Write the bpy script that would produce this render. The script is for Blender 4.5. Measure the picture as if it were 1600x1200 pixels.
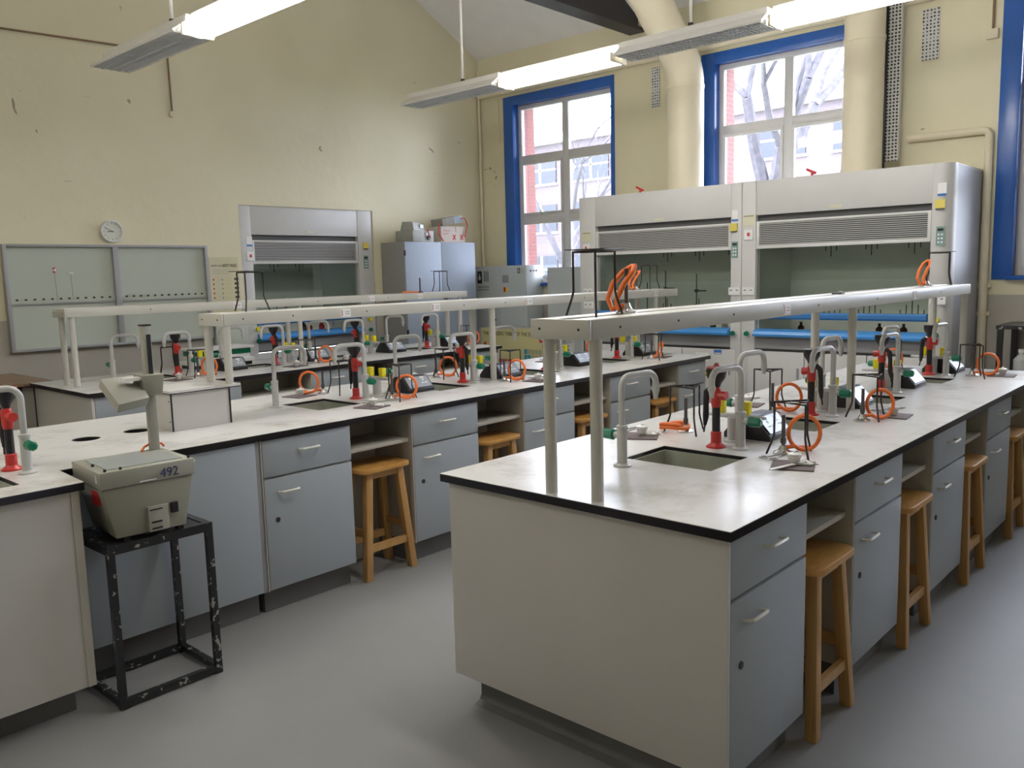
import bpy, bmesh, math, random
from mathutils import Vector, Matrix
random.seed(7)
S = bpy.context.scene
for o in list(bpy.data.objects): bpy.data.objects.remove(o)
COL = S.collection
PI = math.pi

# ---------------------------------------------------------------- camera
F, YAW, PITCH, ROLL, H = 1318.377, 0.7380808, -0.1294863, -0.0256717, 1.6196
fwd = Vector((math.cos(YAW)*math.cos(PITCH), math.sin(YAW)*math.cos(PITCH), math.sin(PITCH)))
right = Vector((math.sin(YAW), -math.cos(YAW), 0)); up = right.cross(fwd)
r2 = right*math.cos(ROLL)+up*math.sin(ROLL); u2 = -right*math.sin(ROLL)+up*math.cos(ROLL)
cd = bpy.data.cameras.new('camera'); cam = bpy.data.objects.new('camera', cd); COL.objects.link(cam)
cd.sensor_width = 36; cd.lens = 36*F/1600; cd.clip_start = 0.05; cd.clip_end = 300
M3 = Matrix((r2, u2, -fwd)).transposed()
cam.matrix_world = Matrix.Translation((0, 0, H)) @ M3.to_4x4()
S.camera = cam

# ---------------------------------------------------------------- world (bright overcast winter sky) and exposure
W = bpy.data.worlds.new('overcast_sky'); S.world = W; W.use_nodes = True
wn = W.node_tree.nodes; wl = W.node_tree.links; wn.clear()
wo = wn.new('ShaderNodeOutputWorld'); bg = wn.new('ShaderNodeBackground')
tc = wn.new('ShaderNodeTexCoord'); nz = wn.new('ShaderNodeTexNoise'); nz.inputs['Scale'].default_value = 2.0
cr = wn.new('ShaderNodeValToRGB'); cr.color_ramp.elements[0].color = (0.66, 0.75, 1.0, 1); cr.color_ramp.elements[1].color = (0.86, 0.90, 1.0, 1)
wl.new(tc.outputs['Generated'], nz.inputs['Vector']); wl.new(nz.outputs['Fac'], cr.inputs['Fac'])
wl.new(cr.outputs['Color'], bg.inputs['Color']); wl.new(bg.outputs['Background'], wo.inputs['Surface'])
SKY = 9.0
TUBE = 15.0
bg.inputs['Strength'].default_value = SKY
vs = S.view_settings
vs.view_transform = 'Standard'; vs.look = 'None'; vs.gamma = 1; vs.use_curve_mapping = False
vs.exposure = 1.15

# ---------------------------------------------------------------- materials
def mat(name, col, rough=0.5, metal=0.0, var=0.0, vscale=4.0, bump=0.0, bscale=60.0, coat=0.0, alpha=None, spec=None):
    m = bpy.data.materials.new(name); m.use_nodes = True
    nt = m.node_tree; b = nt.nodes['Principled BSDF']
    b.inputs['Base Color'].default_value = (*col, 1); b.inputs['Roughness'].default_value = rough
    b.inputs['Metallic'].default_value = metal
    if spec is not None: b.inputs['Specular IOR Level'].default_value = spec
    if coat: b.inputs['Coat Weight'].default_value = coat; b.inputs['Coat Roughness'].default_value = 0.1
    t = nt.nodes.new('ShaderNodeTexCoord')
    n = nt.nodes.new('ShaderNodeTexNoise'); n.inputs['Scale'].default_value = vscale; n.inputs['Detail'].default_value = 5
    nt.links.new(t.outputs['Object'], n.inputs['Vector'])
    r = nt.nodes.new('ShaderNodeValToRGB')
    v = max(var, 0.02)
    r.color_ramp.elements[0].position = 0.3; r.color_ramp.elements[1].position = 0.7
    r.color_ramp.elements[0].color = (*[c*(1-v) for c in col], 1); r.color_ramp.elements[1].color = (*[min(1, c*(1+v)) for c in col], 1)
    nt.links.new(n.outputs['Fac'], r.inputs['Fac']); nt.links.new(r.outputs['Color'], b.inputs['Base Color'])
    if bump:
        n2 = nt.nodes.new('ShaderNodeTexNoise'); n2.inputs['Scale'].default_value = bscale
        nt.links.new(t.outputs['Object'], n2.inputs['Vector'])
        bp = nt.nodes.new('ShaderNodeBump'); bp.inputs['Strength'].default_value = bump; bp.inputs['Distance'].default_value = 0.01
        nt.links.new(n2.outputs['Fac'], bp.inputs['Height']); nt.links.new(bp.outputs['Normal'], b.inputs['Normal'])
    return m

def emis(name, col, st):
    m = bpy.data.materials.new(name); m.use_nodes = True; nt = m.node_tree
    b = nt.nodes['Principled BSDF']; b.inputs['Base Color'].default_value = (0.9, 0.9, 0.9, 1)
    b.inputs['Emission Color'].default_value = (*col, 1); b.inputs['Emission Strength'].default_value = st
    return m

def glass(name, tint=(1, 1, 1), fac=0.06):
    m = bpy.data.materials.new(name); m.use_nodes = True; nt = m.node_tree; nt.nodes.clear()
    o = nt.nodes.new('ShaderNodeOutputMaterial'); mx = nt.nodes.new('ShaderNodeMixShader')
    t = nt.nodes.new('ShaderNodeBsdfTransparent'); g = nt.nodes.new('ShaderNodeBsdfGlossy')
    t.inputs['Color'].default_value = (*tint, 1); g.inputs['Roughness'].default_value = 0.03
    f = nt.nodes.new('ShaderNodeFresnel'); f.inputs['IOR'].default_value = 1.45
    nt.links.new(f.outputs['Fac'], mx.inputs['Fac']); nt.links.new(t.outputs['BSDF'], mx.inputs[1]); nt.links.new(g.outputs['BSDF'], mx.inputs[2])
    nt.links.new(mx.outputs['Shader'], o.inputs['Surface'])
    return m

def wall_mat():
    """cream painted plaster above a greyer painted dado, with scuffs and flaking"""
    m = bpy.data.materials.new('painted_plaster'); m.use_nodes = True; nt = m.node_tree; L = nt.links
    b = nt.nodes['Principled BSDF']; b.inputs['Roughness'].default_value = 0.55
    g = nt.nodes.new('ShaderNodeNewGeometry'); s = nt.nodes.new('ShaderNodeSeparateXYZ'); L.new(g.outputs['Position'], s.inputs['Vector'])
    gt = nt.nodes.new('ShaderNodeMath'); gt.operation = 'GREATER_THAN'; gt.inputs[1].default_value = 1.34; L.new(s.outputs['Z'], gt.inputs[0])
    n = nt.nodes.new('ShaderNodeTexNoise'); n.inputs['Scale'].default_value = 0.9; n.inputs['Detail'].default_value = 6; L.new(g.outputs['Position'], n.inputs['Vector'])
    up_ = nt.nodes.new('ShaderNodeValToRGB'); up_.color_ramp.elements[0].position = .3; up_.color_ramp.elements[1].position = .7
    up_.color_ramp.elements[0].color = (.70, .645, .455, 1); up_.color_ramp.elements[1].color = (.76, .705, .515, 1)
    lo = nt.nodes.new('ShaderNodeValToRGB'); lo.color_ramp.elements[0].color = (.40, .37, .32, 1); lo.color_ramp.elements[1].color = (.47, .44, .385, 1)
    L.new(n.outputs['Fac'], up_.inputs['Fac']); L.new(n.outputs['Fac'], lo.inputs['Fac'])
    mx = nt.nodes.new('ShaderNodeMix'); mx.data_type = 'RGBA'; L.new(gt.outputs[0], mx.inputs['Factor']); L.new(lo.outputs['Color'], mx.inputs['A']); L.new(up_.outputs['Color'], mx.inputs['B'])
    # flakes
    v = nt.nodes.new('ShaderNodeTexNoise'); v.inputs['Scale'].default_value = 5.0; v.inputs['Detail'].default_value = 3; v.inputs['Distortion'].default_value = 1.2
    L.new(g.outputs['Position'], v.inputs['Vector'])
    r = nt.nodes.new('ShaderNodeValToRGB'); r.color_ramp.elements[0].position = .735; r.color_ramp.elements[0].color = (0, 0, 0, 1); r.color_ramp.elements[1].position = .75; r.color_ramp.elements[1].color = (1, 1, 1, 1)
    L.new(v.outputs['Fac'], r.inputs['Fac'])
    mx2 = nt.nodes.new('ShaderNodeMix'); mx2.data_type = 'RGBA'; mx2.inputs['B'].default_value = (.36, .30, .20, 1)
    L.new(r.outputs['Color'], mx2.inputs['Factor']); L.new(mx.outputs['Result'], mx2.inputs['A']); L.new(mx2.outputs['Result'], b.inputs['Base Color'])
    bp = nt.nodes.new('ShaderNodeBump'); bp.inputs['Strength'].default_value = .25; bp.inputs['Distance'].default_value = .02
    n3 = nt.nodes.new('ShaderNodeTexNoise'); n3.inputs['Scale'].default_value = 7; n3.inputs['Detail'].default_value = 6; L.new(g.outputs['Position'], n3.inputs['Vector'])
    L.new(n3.outputs['Fac'], bp.inputs['Height']); L.new(bp.outputs['Normal'], b.inputs['Normal'])
    return m

def floor_mat():
    m = bpy.data.materials.new('speckled_safety_vinyl'); m.use_nodes = True; nt = m.node_tree; L = nt.links
    b = nt.nodes['Principled BSDF']; b.inputs['Roughness'].default_value = 0.55
    g = nt.nodes.new('ShaderNodeNewGeometry')
    n = nt.nodes.new('ShaderNodeTexNoise'); n.inputs['Scale'].default_value = 1.3; n.inputs['Detail'].default_value = 8; L.new(g.outputs['Position'], n.inputs['Vector'])
    r = nt.nodes.new('ShaderNodeValToRGB'); r.color_ramp.elements[0].color = (.205, .203, .198, 1); r.color_ramp.elements[1].color = (.285, .282, .277, 1)
    L.new(n.outputs['Fac'], r.inputs['Fac'])
    v = nt.nodes.new('ShaderNodeTexVoronoi'); v.inputs['Scale'].default_value = 90; L.new(g.outputs['Position'], v.inputs['Vector'])
    r2_ = nt.nodes.new('ShaderNodeValToRGB'); r2_.color_ramp.elements[0].position = .05; r2_.color_ramp.elements[0].color = (1, 1, 1, 1); r2_.color_ramp.elements[1].position = .12; r2_.color_ramp.elements[1].color = (0, 0, 0, 1)
    L.new(v.outputs['Distance'], r2_.inputs['Fac'])
    mu = nt.nodes.new('ShaderNodeMath'); mu.operation = 'MULTIPLY'; mu.inputs[1].default_value = .6; L.new(r2_.outputs['Color'], mu.inputs[0])
    mx = nt.nodes.new('ShaderNodeMix'); mx.data_type = 'RGBA'; mx.inputs['B'].default_value = (.42, .42, .43, 1)
    L.new(mu.outputs[0], mx.inputs['Factor']); L.new(r.outputs['Color'], mx.inputs['A']); L.new(mx.outputs['Result'], b.inputs['Base Color'])
    return m

def top_mat():
    m = bpy.data.materials.new('white_bench_laminate'); m.use_nodes = True; nt = m.node_tree; L = nt.links
    b = nt.nodes['Principled BSDF']
    g = nt.nodes.new('ShaderNodeNewGeometry')
    n = nt.nodes.new('ShaderNodeTexNoise'); n.inputs['Scale'].default_value = 3.2; n.inputs['Detail'].default_value = 7; n.inputs['Roughness'].default_value = .65; L.new(g.outputs['Position'], n.inputs['Vector'])
    r = nt.nodes.new('ShaderNodeValToRGB')
    r.color_ramp.elements[0].position = .28; r.color_ramp.elements[0].color = (.44, .41, .36, 1)
    r.color_ramp.elements[1].position = .50; r.color_ramp.elements[1].color = (.66, .65, .63, 1)
    L.new(n.outputs['Fac'], r.inputs['Fac']); L.new(r.outputs['Color'], b.inputs['Base Color'])
    mr = nt.nodes.new('ShaderNodeMapRange'); mr.inputs['To Min'].default_value = .3; mr.inputs['To Max'].default_value = .2
    L.new(n.outputs['Fac'], mr.inputs['Value']); L.new(mr.outputs['Result'], b.inputs['Roughness'])
    return m

def wood_mat(name, c1, c2, rough=.3):
    m = bpy.data.materials.new(name); m.use_nodes = True; nt = m.node_tree; L = nt.links
    b = nt.nodes['Principled BSDF']; b.inputs['Roughness'].default_value = rough
    t = nt.nodes.new('ShaderNodeTexCoord'); mp = nt.nodes.new('ShaderNodeMapping'); mp.inputs['Scale'].default_value = (12, 60, 3)
    n = nt.nodes.new('ShaderNodeTexNoise'); n.inputs['Scale'].default_value = 1.5; n.inputs['Detail'].default_value = 4
    L.new(t.outputs['Object'], mp.inputs['Vector']); L.new(mp.outputs['Vector'], n.inputs['Vector'])
    r = nt.nodes.new('ShaderNodeValToRGB'); r.color_ramp.elements[0].position = .3; r.color_ramp.elements[1].position = .7
    r.color_ramp.elements[0].color = (*c1, 1); r.color_ramp.elements[1].color = (*c2, 1)
    L.new(n.outputs['Fac'], r.inputs['Fac']); L.new(r.outputs['Color'], b.inputs['Base Color'])
    return m

def brick_mat(name, c1, c2, sc=5, mortar=(.4, .36, .32)):
    m = bpy.data.materials.new(name); m.use_nodes = True; nt = m.node_tree; L = nt.links
    b = nt.nodes['Principled BSDF']; b.inputs['Roughness'].default_value = .8
    t = nt.nodes.new('ShaderNodeTexCoord'); mp = nt.nodes.new('ShaderNodeMapping'); mp.inputs['Rotation'].default_value = (PI/2, 0, 0)
    br = nt.nodes.new('ShaderNodeTexBrick'); br.inputs['Scale'].default_value = sc; br.inputs['Color1'].default_value = (*c1, 1); br.inputs['Color2'].default_value = (*c2, 1)
    br.inputs['Mortar'].default_value = (*mortar, 1)
    L.new(t.outputs['Object'], mp.inputs['Vector']); L.new(mp.outputs['Vector'], br.inputs['Vector']); L.new(br.outputs['Color'], b.inputs['Base Color'])
    return m

def chip_mat():
    m = mat('chipped_black_paint', (.018, .018, .02), .35)
    nt = m.node_tree; L = nt.links; b = nt.nodes['Principled BSDF']
    n = nt.nodes.new('ShaderNodeTexNoise'); n.inputs['Scale'].default_value = 38; n.inputs['Detail'].default_value = 2
    t = nt.nodes.new('ShaderNodeTexCoord'); L.new(t.outputs['Object'], n.inputs['Vector'])
    r = nt.nodes.new('ShaderNodeValToRGB'); r.color_ramp.elements[0].position = .64; r.color_ramp.elements[0].color = (.018, .018, .02, 1); r.color_ramp.elements[1].position = .67; r.color_ramp.elements[1].color = (.35, .34, .30, 1)
    L.new(n.outputs['Fac'], r.inputs['Fac']); L.new(r.outputs['Color'], b.inputs['Base Color'])
    return m

def perf_mat():
    m = mat('perforated_steel', (.55, .56, .55), .4)
    nt = m.node_tree; L = nt.links; b = nt.nodes['Principled BSDF']
    v = nt.nodes.new('ShaderNodeTexVoronoi'); v.inputs['Scale'].default_value = 34; v.inputs['Randomness'].default_value = .15
    t = nt.nodes.new('ShaderNodeTexCoord'); L.new(t.outputs['Object'], v.inputs['Vector'])
    r = nt.nodes.new('ShaderNodeValToRGB'); r.color_ramp.elements[0].position = .30; r.color_ramp.elements[0].color = (.03, .03, .03, 1); r.color_ramp.elements[1].position = .36; r.color_ramp.elements[1].color = (.60, .60, .58, 1)
    L.new(v.outputs['Distance'], r.inputs['Fac']); L.new(r.outputs['Color'], b.inputs['Base Color'])
    return m

WALL = wall_mat(); FLOOR = floor_mat(); TOP = top_mat()
EDGE = mat('black_edge_core', (.012, .010, .014), .35)
COVE = mat('coved_vinyl_plinth', (.13, .127, .125), .5, var=.1)
CREAM = mat('cream_gloss_paint', (.74, .67, .50), .45, var=.03)
CEIL = mat('white_ceiling_paint', (.86, .85, .84), .7, var=.03)
BLUE = mat('blue_gloss_paint', (.022, .11, .42), .25, var=.05)
FRAME = mat('grey_window_frame', (.62, .61, .60), .4)
PANE = glass('window_glass'); SASH = glass('sash_glass', (.93, .96, .94))
DOORB = mat('pale_blue_laminate', (.345, .375, .405), .4, var=.03, vscale=2)
CARC = mat('beige_carcass_board', (.47, .44, .38), .5, var=.04)
PANEL = mat('pinkish_white_end_board', (.54, .52, .495), .38, var=.03, vscale=1.5)
TRIMG = mat('grey_edge_trim', (.30, .295, .30), .4)
NYLON = mat('off_white_nylon', (.72, .70, .62), .3)
GREYM = mat('pale_grey_coated_metal', (.53, .53, .50), .32)
RAILM = mat('light_grey_trunking', (.56, .55, .50), .35, var=.04)
TAPM = mat('grey_epoxy_tap', (.50, .50, .49), .3)
BASIN = mat('grey_green_sink', (.40, .41, .345), .4, var=.12, vscale=9)
RED = mat('red_plastic', (.55, .035, .03), .35)
REDD = mat('dull_red_cap', (.42, .06, .05), .5)
BLK = mat('black_rubber', (.014, .013, .016), .4)
GRN = mat('green_plastic', (.0, .16, .085), .3)
YEL = mat('yellow_plastic', (.80, .70, .01), .35)
ORG = mat('orange_rubber_hose', (.78, .17, .03), .45, var=.08)
IRON = mat('dark_iron', (.055, .045, .045), .5, metal=.5, var=.3, vscale=30)
CHROME = mat('dull_chrome', (.62, .62, .62), .25, metal=.9)
BRASSY = mat('dark_burner_tube', (.12, .11, .11), .35, metal=.6)
MATM = mat('brown_heat_mat', (.13, .10, .10), .8, var=.25, vscale=25)
PORC = mat('white_porcelain', (.78, .77, .74), .25)
WIREM = mat('dull_steel_wire', (.30, .29, .27), .4, metal=.6)
WOOD = wood_mat('varnished_beech', (.50, .245, .055), (.62, .33, .09), .3)
WOODL = wood_mat('beech_leg', (.42, .225, .07), (.52, .30, .11), .4)
WOODB = wood_mat('brown_counter_wood', (.20, .125, .07), (.27, .175, .10), .4)
CHIP = chip_mat()
OHPM = mat('projector_beige_grey', (.285, .28, .225), .42, var=.04)
OHPL = mat('projector_lid_grey', (.34, .335, .28), .4, var=.04)
STAGE = mat('projector_stage_glass', (.36, .38, .36), .08)
INK = mat('blue_marker_ink', (.03, .03, .12), .6)
HOOD = mat('fume_cupboard_grey', (.60, .595, .585), .5, var=.02)
HOODS = mat('hood_side_window_light_tint', (.44, .455, .50), .5)  # darker, bluish tone paints shade and window light into the side panels
HOODD = mat('fume_cupboard_mid_grey', (.30, .30, .31), .4)
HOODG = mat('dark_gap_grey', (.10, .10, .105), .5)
SLAT = mat('pale_louvre_slat', (.66, .66, .65), .35)
LINER = mat('grey_green_liner', (.66, .70, .63), .4, var=.06, vscale=2)
LINER2 = mat('pale_liner_board', (.78, .80, .74), .4)
SBLUE = mat('sky_blue_sill', (.07, .30, .72), .18)
SBLUE2 = mat('deep_sash_blue', (.05, .20, .50), .22)
LABW = mat('white_label', (.80, .80, .80), .5)
LABY = mat('yellow_label', (.72, .60, .13), .5)
LABC = mat('cream_label', (.66, .64, .48), .5)
LABB = mat('blue_label', (.05, .18, .55), .5)
LABBK = mat('black_print', (.02, .02, .02), .6)
LABR = mat('red_print', (.60, .06, .05), .6)
TEAL = mat('teal_keypad', (.20, .33, .31), .4)
BOARD = mat('green_white_board', (.50, .54, .47), .22, var=.02, vscale=1)
BOARDF = mat('grey_board_frame', (.36, .365, .38), .4)
CUPB = mat('blue_white_cupboard_door', (.36, .42, .52), .6)
CUPS = mat('grey_cupboard_side', (.30, .30, .28), .5)
PANELB = mat('plant_room_grey', (.50, .54, .54), .35)
CARTON = mat('white_cardboard', (.70, .62, .58), .7, var=.04)
INSTR = mat('instrument_grey', (.33, .33, .30), .5, var=.1, vscale=15)
PERF = perf_mat()
SILVER = mat('silver_louvre', (.78, .80, .82), .3, metal=.15)
LAMPW = mat('white_lamp_housing', (.78, .76, .72), .4)
TUBE_M = emis('lit_diffuser', (1.0, .975, .93), TUBE)
BEAM = mat('dark_roof_steel', (.035, .030, .035), .5)
BRICK = brick_mat('red_brick', (.17, .045, .04), (.14, .04, .035), mortar=(.16, .10, .09))
BRICKP = brick_mat('pale_brick', (.105, .085, .09), (.085, .07, .075), 1.2, mortar=(.10, .085, .09))
BARK = mat('grey_bark', (.075, .07, .08), .9, var=.3, vscale=8)
GRASS = mat('winter_ground', (.16, .17, .12), .9, var=.3)
DARKGL = mat('dark_window_glass', (.02, .025, .035), .5)
PTR = mat('element_cell_red', (.55, .10, .05), .5); PTB = mat('element_cell_blue', (.04, .30, .42), .5); PTG = mat('element_cell_tan', (.40, .40, .25), .5)
PTY = mat('poster_yellow', (.66, .60, .30), .5)
CLEAR = mat('clear_plastic', (.62, .64, .64), .2)

# ---------------------------------------------------------------- mesh builder
class B:
    def __init__(s): s.v = []; s.f = []; s.m = []
    def add(s, vs_, fs, mi=0):
        k = len(s.v); s.v += [tuple(v) for v in vs_]
        s.f += [tuple(i+k for i in f) for f in fs]; s.m += [mi]*len(fs); return s
    def box(s, x0, y0, z0, x1, y1, z1, mi=0):
        x0, x1 = sorted((x0, x1)); y0, y1 = sorted((y0, y1)); z0, z1 = sorted((z0, z1))
        return s.add([(x0, y0, z0), (x1, y0, z0), (x1, y1, z0), (x0, y1, z0), (x0, y0, z1), (x1, y0, z1), (x1, y1, z1), (x0, y1, z1)],
                     [(0, 3, 2, 1), (4, 5, 6, 7), (0, 1, 5, 4), (1, 2, 6, 5), (2, 3, 7, 6), (3, 0, 4, 7)], mi)
    def obox(s, c, size, R_=None, mi=0, taper=1.0):
        a, b_, d = [q/2 for q in size]; R_ = R_ or Matrix.Identity(3); c = Vector(c)
        p = []
        for z in (-d, d):
            t = 1 if z < 0 else taper
            for x, y in ((-a, -b_), (a, -b_), (a, b_), (-a, b_)): p.append(c + R_ @ Vector((x*t, y*t, z)))
        return s.add(p, [(0, 3, 2, 1), (4, 5, 6, 7), (0, 1, 5, 4), (1, 2, 6, 5), (2, 3, 7, 6), (3, 0, 4, 7)], mi)
    def tube(s, pts, r, n=10, mi=0, closed=False):
        pts = [Vector(p) for p in pts]; N = len(pts); rs = r if isinstance(r, (list, tuple)) else [r]*N
        ds = []
        for i in range(N):
            a = pts[(i-1) % N] if (closed or i > 0) else pts[i]; b_ = pts[(i+1) % N] if (closed or i < N-1) else pts[i]
            ds.append((b_-a).normalized())
        ref = Vector((0, 0, 1)) if abs(ds[0].z) < .9 else Vector((1, 0, 0))
        u = ds[0].cross(ref).normalized(); vv = []
        for i in range(N):
            u = (u - ds[i]*u.dot(ds[i])).normalized(); w = ds[i].cross(u)
            for k in range(n):
                a = 2*PI*k/n; vv.append(pts[i]+(u*math.cos(a)+w*math.sin(a))*rs[i])
        fs = []
        for i in range(N if closed else N-1):
            j = (i+1) % N
            for k in range(n): fs.append((i*n+k, i*n+(k+1) % n, j*n+(k+1) % n, j*n+k))
        if not closed: fs += [tuple(range(n-1, -1, -1)), tuple((N-1)*n+k for k in range(n))]
        return s.add(vv, fs, mi)
    def lathe(s, prof, c=(0, 0, 0), n=20, mi=0, R_=None, arc=2*PI):
        R_ = R_ or Matrix.Identity(3); c = Vector(c); vv = []; fs = []
        for r, z in prof:
            for k in range(n):
                a = 2*PI*k/n; vv.append(c+R_ @ Vector((r*math.cos(a), r*math.sin(a), z)))
        for i in range(len(prof)-1):
            for k in range(n): fs.append((i*n+k, i*n+(k+1) % n, (i+1)*n+(k+1) % n, (i+1)*n+k))
        fs += [tuple(range(n-1, -1, -1)), tuple((len(prof)-1)*n+k for k in range(n))]
        return s.add(vv, fs, mi)
    def prism(s, poly, fn, mi=0):
        """poly: 2D points; fn(u,v,t) -> 3D for t in 0,1"""
        n = len(poly); vv = [fn(u, v, 0) for u, v in poly]+[fn(u, v, 1) for u, v in poly]
        fs = [tuple(range(n-1, -1, -1)), tuple(range(n, 2*n))]+[(i, (i+1) % n, n+(i+1) % n, n+i) for i in range(n)]
        return s.add(vv, fs, mi)
    def quad(s, a, b_, c, d, mi=0): return s.add([a, b_, c, d], [(0, 1, 2, 3)], mi)

def mesh_from(name, b, mats, off=(0, 0, 0), bevel=0):
    if not isinstance(mats, (list, tuple)): mats = [mats]
    me = bpy.data.meshes.new(name)
    me.from_pydata([(v[0]-off[0], v[1]-off[1], v[2]-off[2]) for v in b.v], [], b.f)
    for m in mats: me.materials.append(m)
    for p, mi in zip(me.polygons, b.m): p.material_index = mi
    bm = bmesh.new(); bm.from_mesh(me); bmesh.ops.recalc_face_normals(bm, faces=bm.faces)
    if bevel:
        es = [e for e in bm.edges if len(e.link_faces) == 2 and e.calc_face_angle(0) > .6]
        bmesh.ops.bevel(bm, geom=es, offset=bevel, segments=2, profile=.5, affect='EDGES', clamp_overlap=True)
    for f in bm.faces: f.smooth = True
    for e in bm.edges:
        if len(e.link_faces) == 2 and e.calc_face_angle(0) > .55: e.smooth = False
    bm.to_mesh(me); bm.free()
    return me

def tag(o, label, cat, group=None):
    o['label'] = label; o['category'] = cat
    if group: o['group'] = group
    return o

class Thing:
    def __init__(s, name, label, cat, loc=(0, 0, 0), rotz=0, group=None):
        s.o = bpy.data.objects.new(name, None); COL.objects.link(s.o); s.o.empty_display_size = .05
        s.o.location = loc; s.o.rotation_euler = (0, 0, rotz); s.loc = loc
        tag(s.o, label, cat, group)
    def add(s, name, b, mats, world=False, parent=None, bevel=0, label=None, kind=None):
        me = mesh_from(name, b, mats, s.loc if world else (0, 0, 0), bevel)
        o = bpy.data.objects.new(name, me); COL.objects.link(o); o.parent = parent or s.o
        if label: o['label'] = label
        if kind: o['kind'] = kind
        return o
    def mesh(s, name, me, parent=None, label=None):
        o = bpy.data.objects.new(name, me); COL.objects.link(o); o.parent = parent or s.o
        if label: o['label'] = label
        return o
    def copy(s, loc, rotz=None, label=None, group=None):
        t = Thing.__new__(Thing); t.o = s.o.copy(); COL.objects.link(t.o); t.o.location = loc; t.loc = loc
        if rotz is not None: t.o.rotation_euler = (0, 0, rotz)
        if label: t.o['label'] = label
        if group: t.o['group'] = group
        for c in list(s.o.children):
            d = c.copy(); COL.objects.link(d); d.parent = t.o
            for g in list(c.children):
                e = g.copy(); COL.objects.link(e); e.parent = d
        return t

def single(name, label, cat, b, mats, loc=(0, 0, 0), rotz=0, group=None, bevel=0, world=True):
    me = mesh_from(name, b, mats, loc if world else (0, 0, 0), bevel)
    o = bpy.data.objects.new(name, me); COL.objects.link(o); o.location = loc; o.rotation_euler = (0, 0, rotz)
    return tag(o, label, cat, group)

def struct(name, b, mats, parent=None, bevel=0):
    me = mesh_from(name, b, mats, (0, 0, 0), bevel); o = bpy.data.objects.new(name, me); COL.objects.link(o)
    if parent: o.parent = parent
    else: o['kind'] = 'structure'
    return o

def holes_mesh(name, outer, holes, z0, z1, m, off=(0, 0, 0)):
    """flat slab with holes, made from a filled curve"""
    cu = bpy.data.curves.new(name, 'CURVE'); cu.dimensions = '2D'; cu.fill_mode = 'BOTH'; cu.extrude = (z1-z0)/2
    for poly in [outer]+holes:
        sp = cu.splines.new('POLY'); sp.points.add(len(poly)-1); sp.use_cyclic_u = True
        for p, q in zip(sp.points, poly): p.co = (q[0]-off[0], q[1]-off[1], 0, 1)
    o = bpy.data.objects.new('tmp', cu); COL.objects.link(o)
    me = bpy.data.meshes.new_from_object(o.evaluated_get(bpy.context.evaluated_depsgraph_get()))
    bpy.data.objects.remove(o)
    me.transform(Matrix.Translation((0, 0, (z0+z1)/2-off[2]))); me.materials.clear(); me.materials.append(m); me.name = name
    return me

def rect(x0, y0, x1, y1): return [(x0, y0), (x1, y0), (x1, y1), (x0, y1)]
def circ(x, y, r, n=28): return [(x+r*math.cos(2*PI*k/n), y+r*math.sin(2*PI*k/n)) for k in range(n)]

def text_mesh(txt, size, M, m, extrude=.0006, align='LEFT', width=None):
    cu = bpy.data.curves.new('lettering', 'FONT'); cu.body = txt; cu.size = size; cu.extrude = extrude; cu.align_x = align; cu.resolution_u = 3
    o = bpy.data.objects.new('tmp', cu); COL.objects.link(o); bpy.context.view_layer.update()
    if width:
        k = width/max(o.dimensions.x, 1e-4)
    else: k = 1
    me = bpy.data.meshes.new_from_object(o.evaluated_get(bpy.context.evaluated_depsgraph_get()))
    bpy.data.objects.remove(o)
    me.transform(Matrix.Diagonal((k, 1, 1, 1))); me.transform(M); me.materials.clear(); me.materials.append(m)
    return me
def face_my(p):   # text plane readable from -y side
    return Matrix.Translation(p) @ Matrix.Rotation(PI/2, 4, 'X')
def face_mx(p):   # readable from -x side
    return Matrix.Translation(p) @ Matrix.Rotation(-PI/2, 4, 'Z') @ Matrix.Rotation(PI/2, 4, 'X')

def arcpts(c, r, a0, a1, n, ux, uy):
    c = Vector(c); ux = Vector(ux); uy = Vector(uy)
    return [c+ux*(r*math.cos(a0+(a1-a0)*i/n))+uy*(r*math.sin(a0+(a1-a0)*i/n)) for i in range(n+1)]

# ================================================================ THE ROOM
VX, WY = 8.139, 7.86
X0, Y0 = -2.3, -3.6
RIDGE = 3.0; EAVE = 4.35; SL = .52
zr = EAVE+SL*(VX-RIDGE)
XL = 2*RIDGE-VX
b = B(); b.box(XL-.2, Y0-.2, -.12, VX+.5, WY+.2, 0); struct('floor', b, FLOOR)
# gable wall (far left wall) with an opening for the recessed fume cupboard
OX0, OX1, OZ = 4.60, 6.31, 2.385
def gz(x): return EAVE+SL*(VX-x) if x > RIDGE else EAVE+SL*(x-XL)
b = B()
def wpoly(b, xs, zlow, y0=WY, y1=WY+.14):
    poly = [(xs[0], zlow), (xs[-1], zlow)]+[(x, gz(x)) for x in reversed(xs)]
    b.prism(poly, lambda u, v, t: (u, y0+(y1-y0)*t, v))
wpoly(b, [XL, RIDGE, OX0], 0); wpoly(b, [OX0, OX1], OZ); wpoly(b, [OX1, VX+.2], 0)
struct('wall_left', b, WALL)
b = B(); wpoly(b, [XL, RIDGE, VX+.2], 0, Y0-.14, Y0); struct('wall_right', b, WALL)
b = B(); b.box(XL-.14, Y0, 0, XL, WY, EAVE); struct('wall_back', b, WALL)
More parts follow.
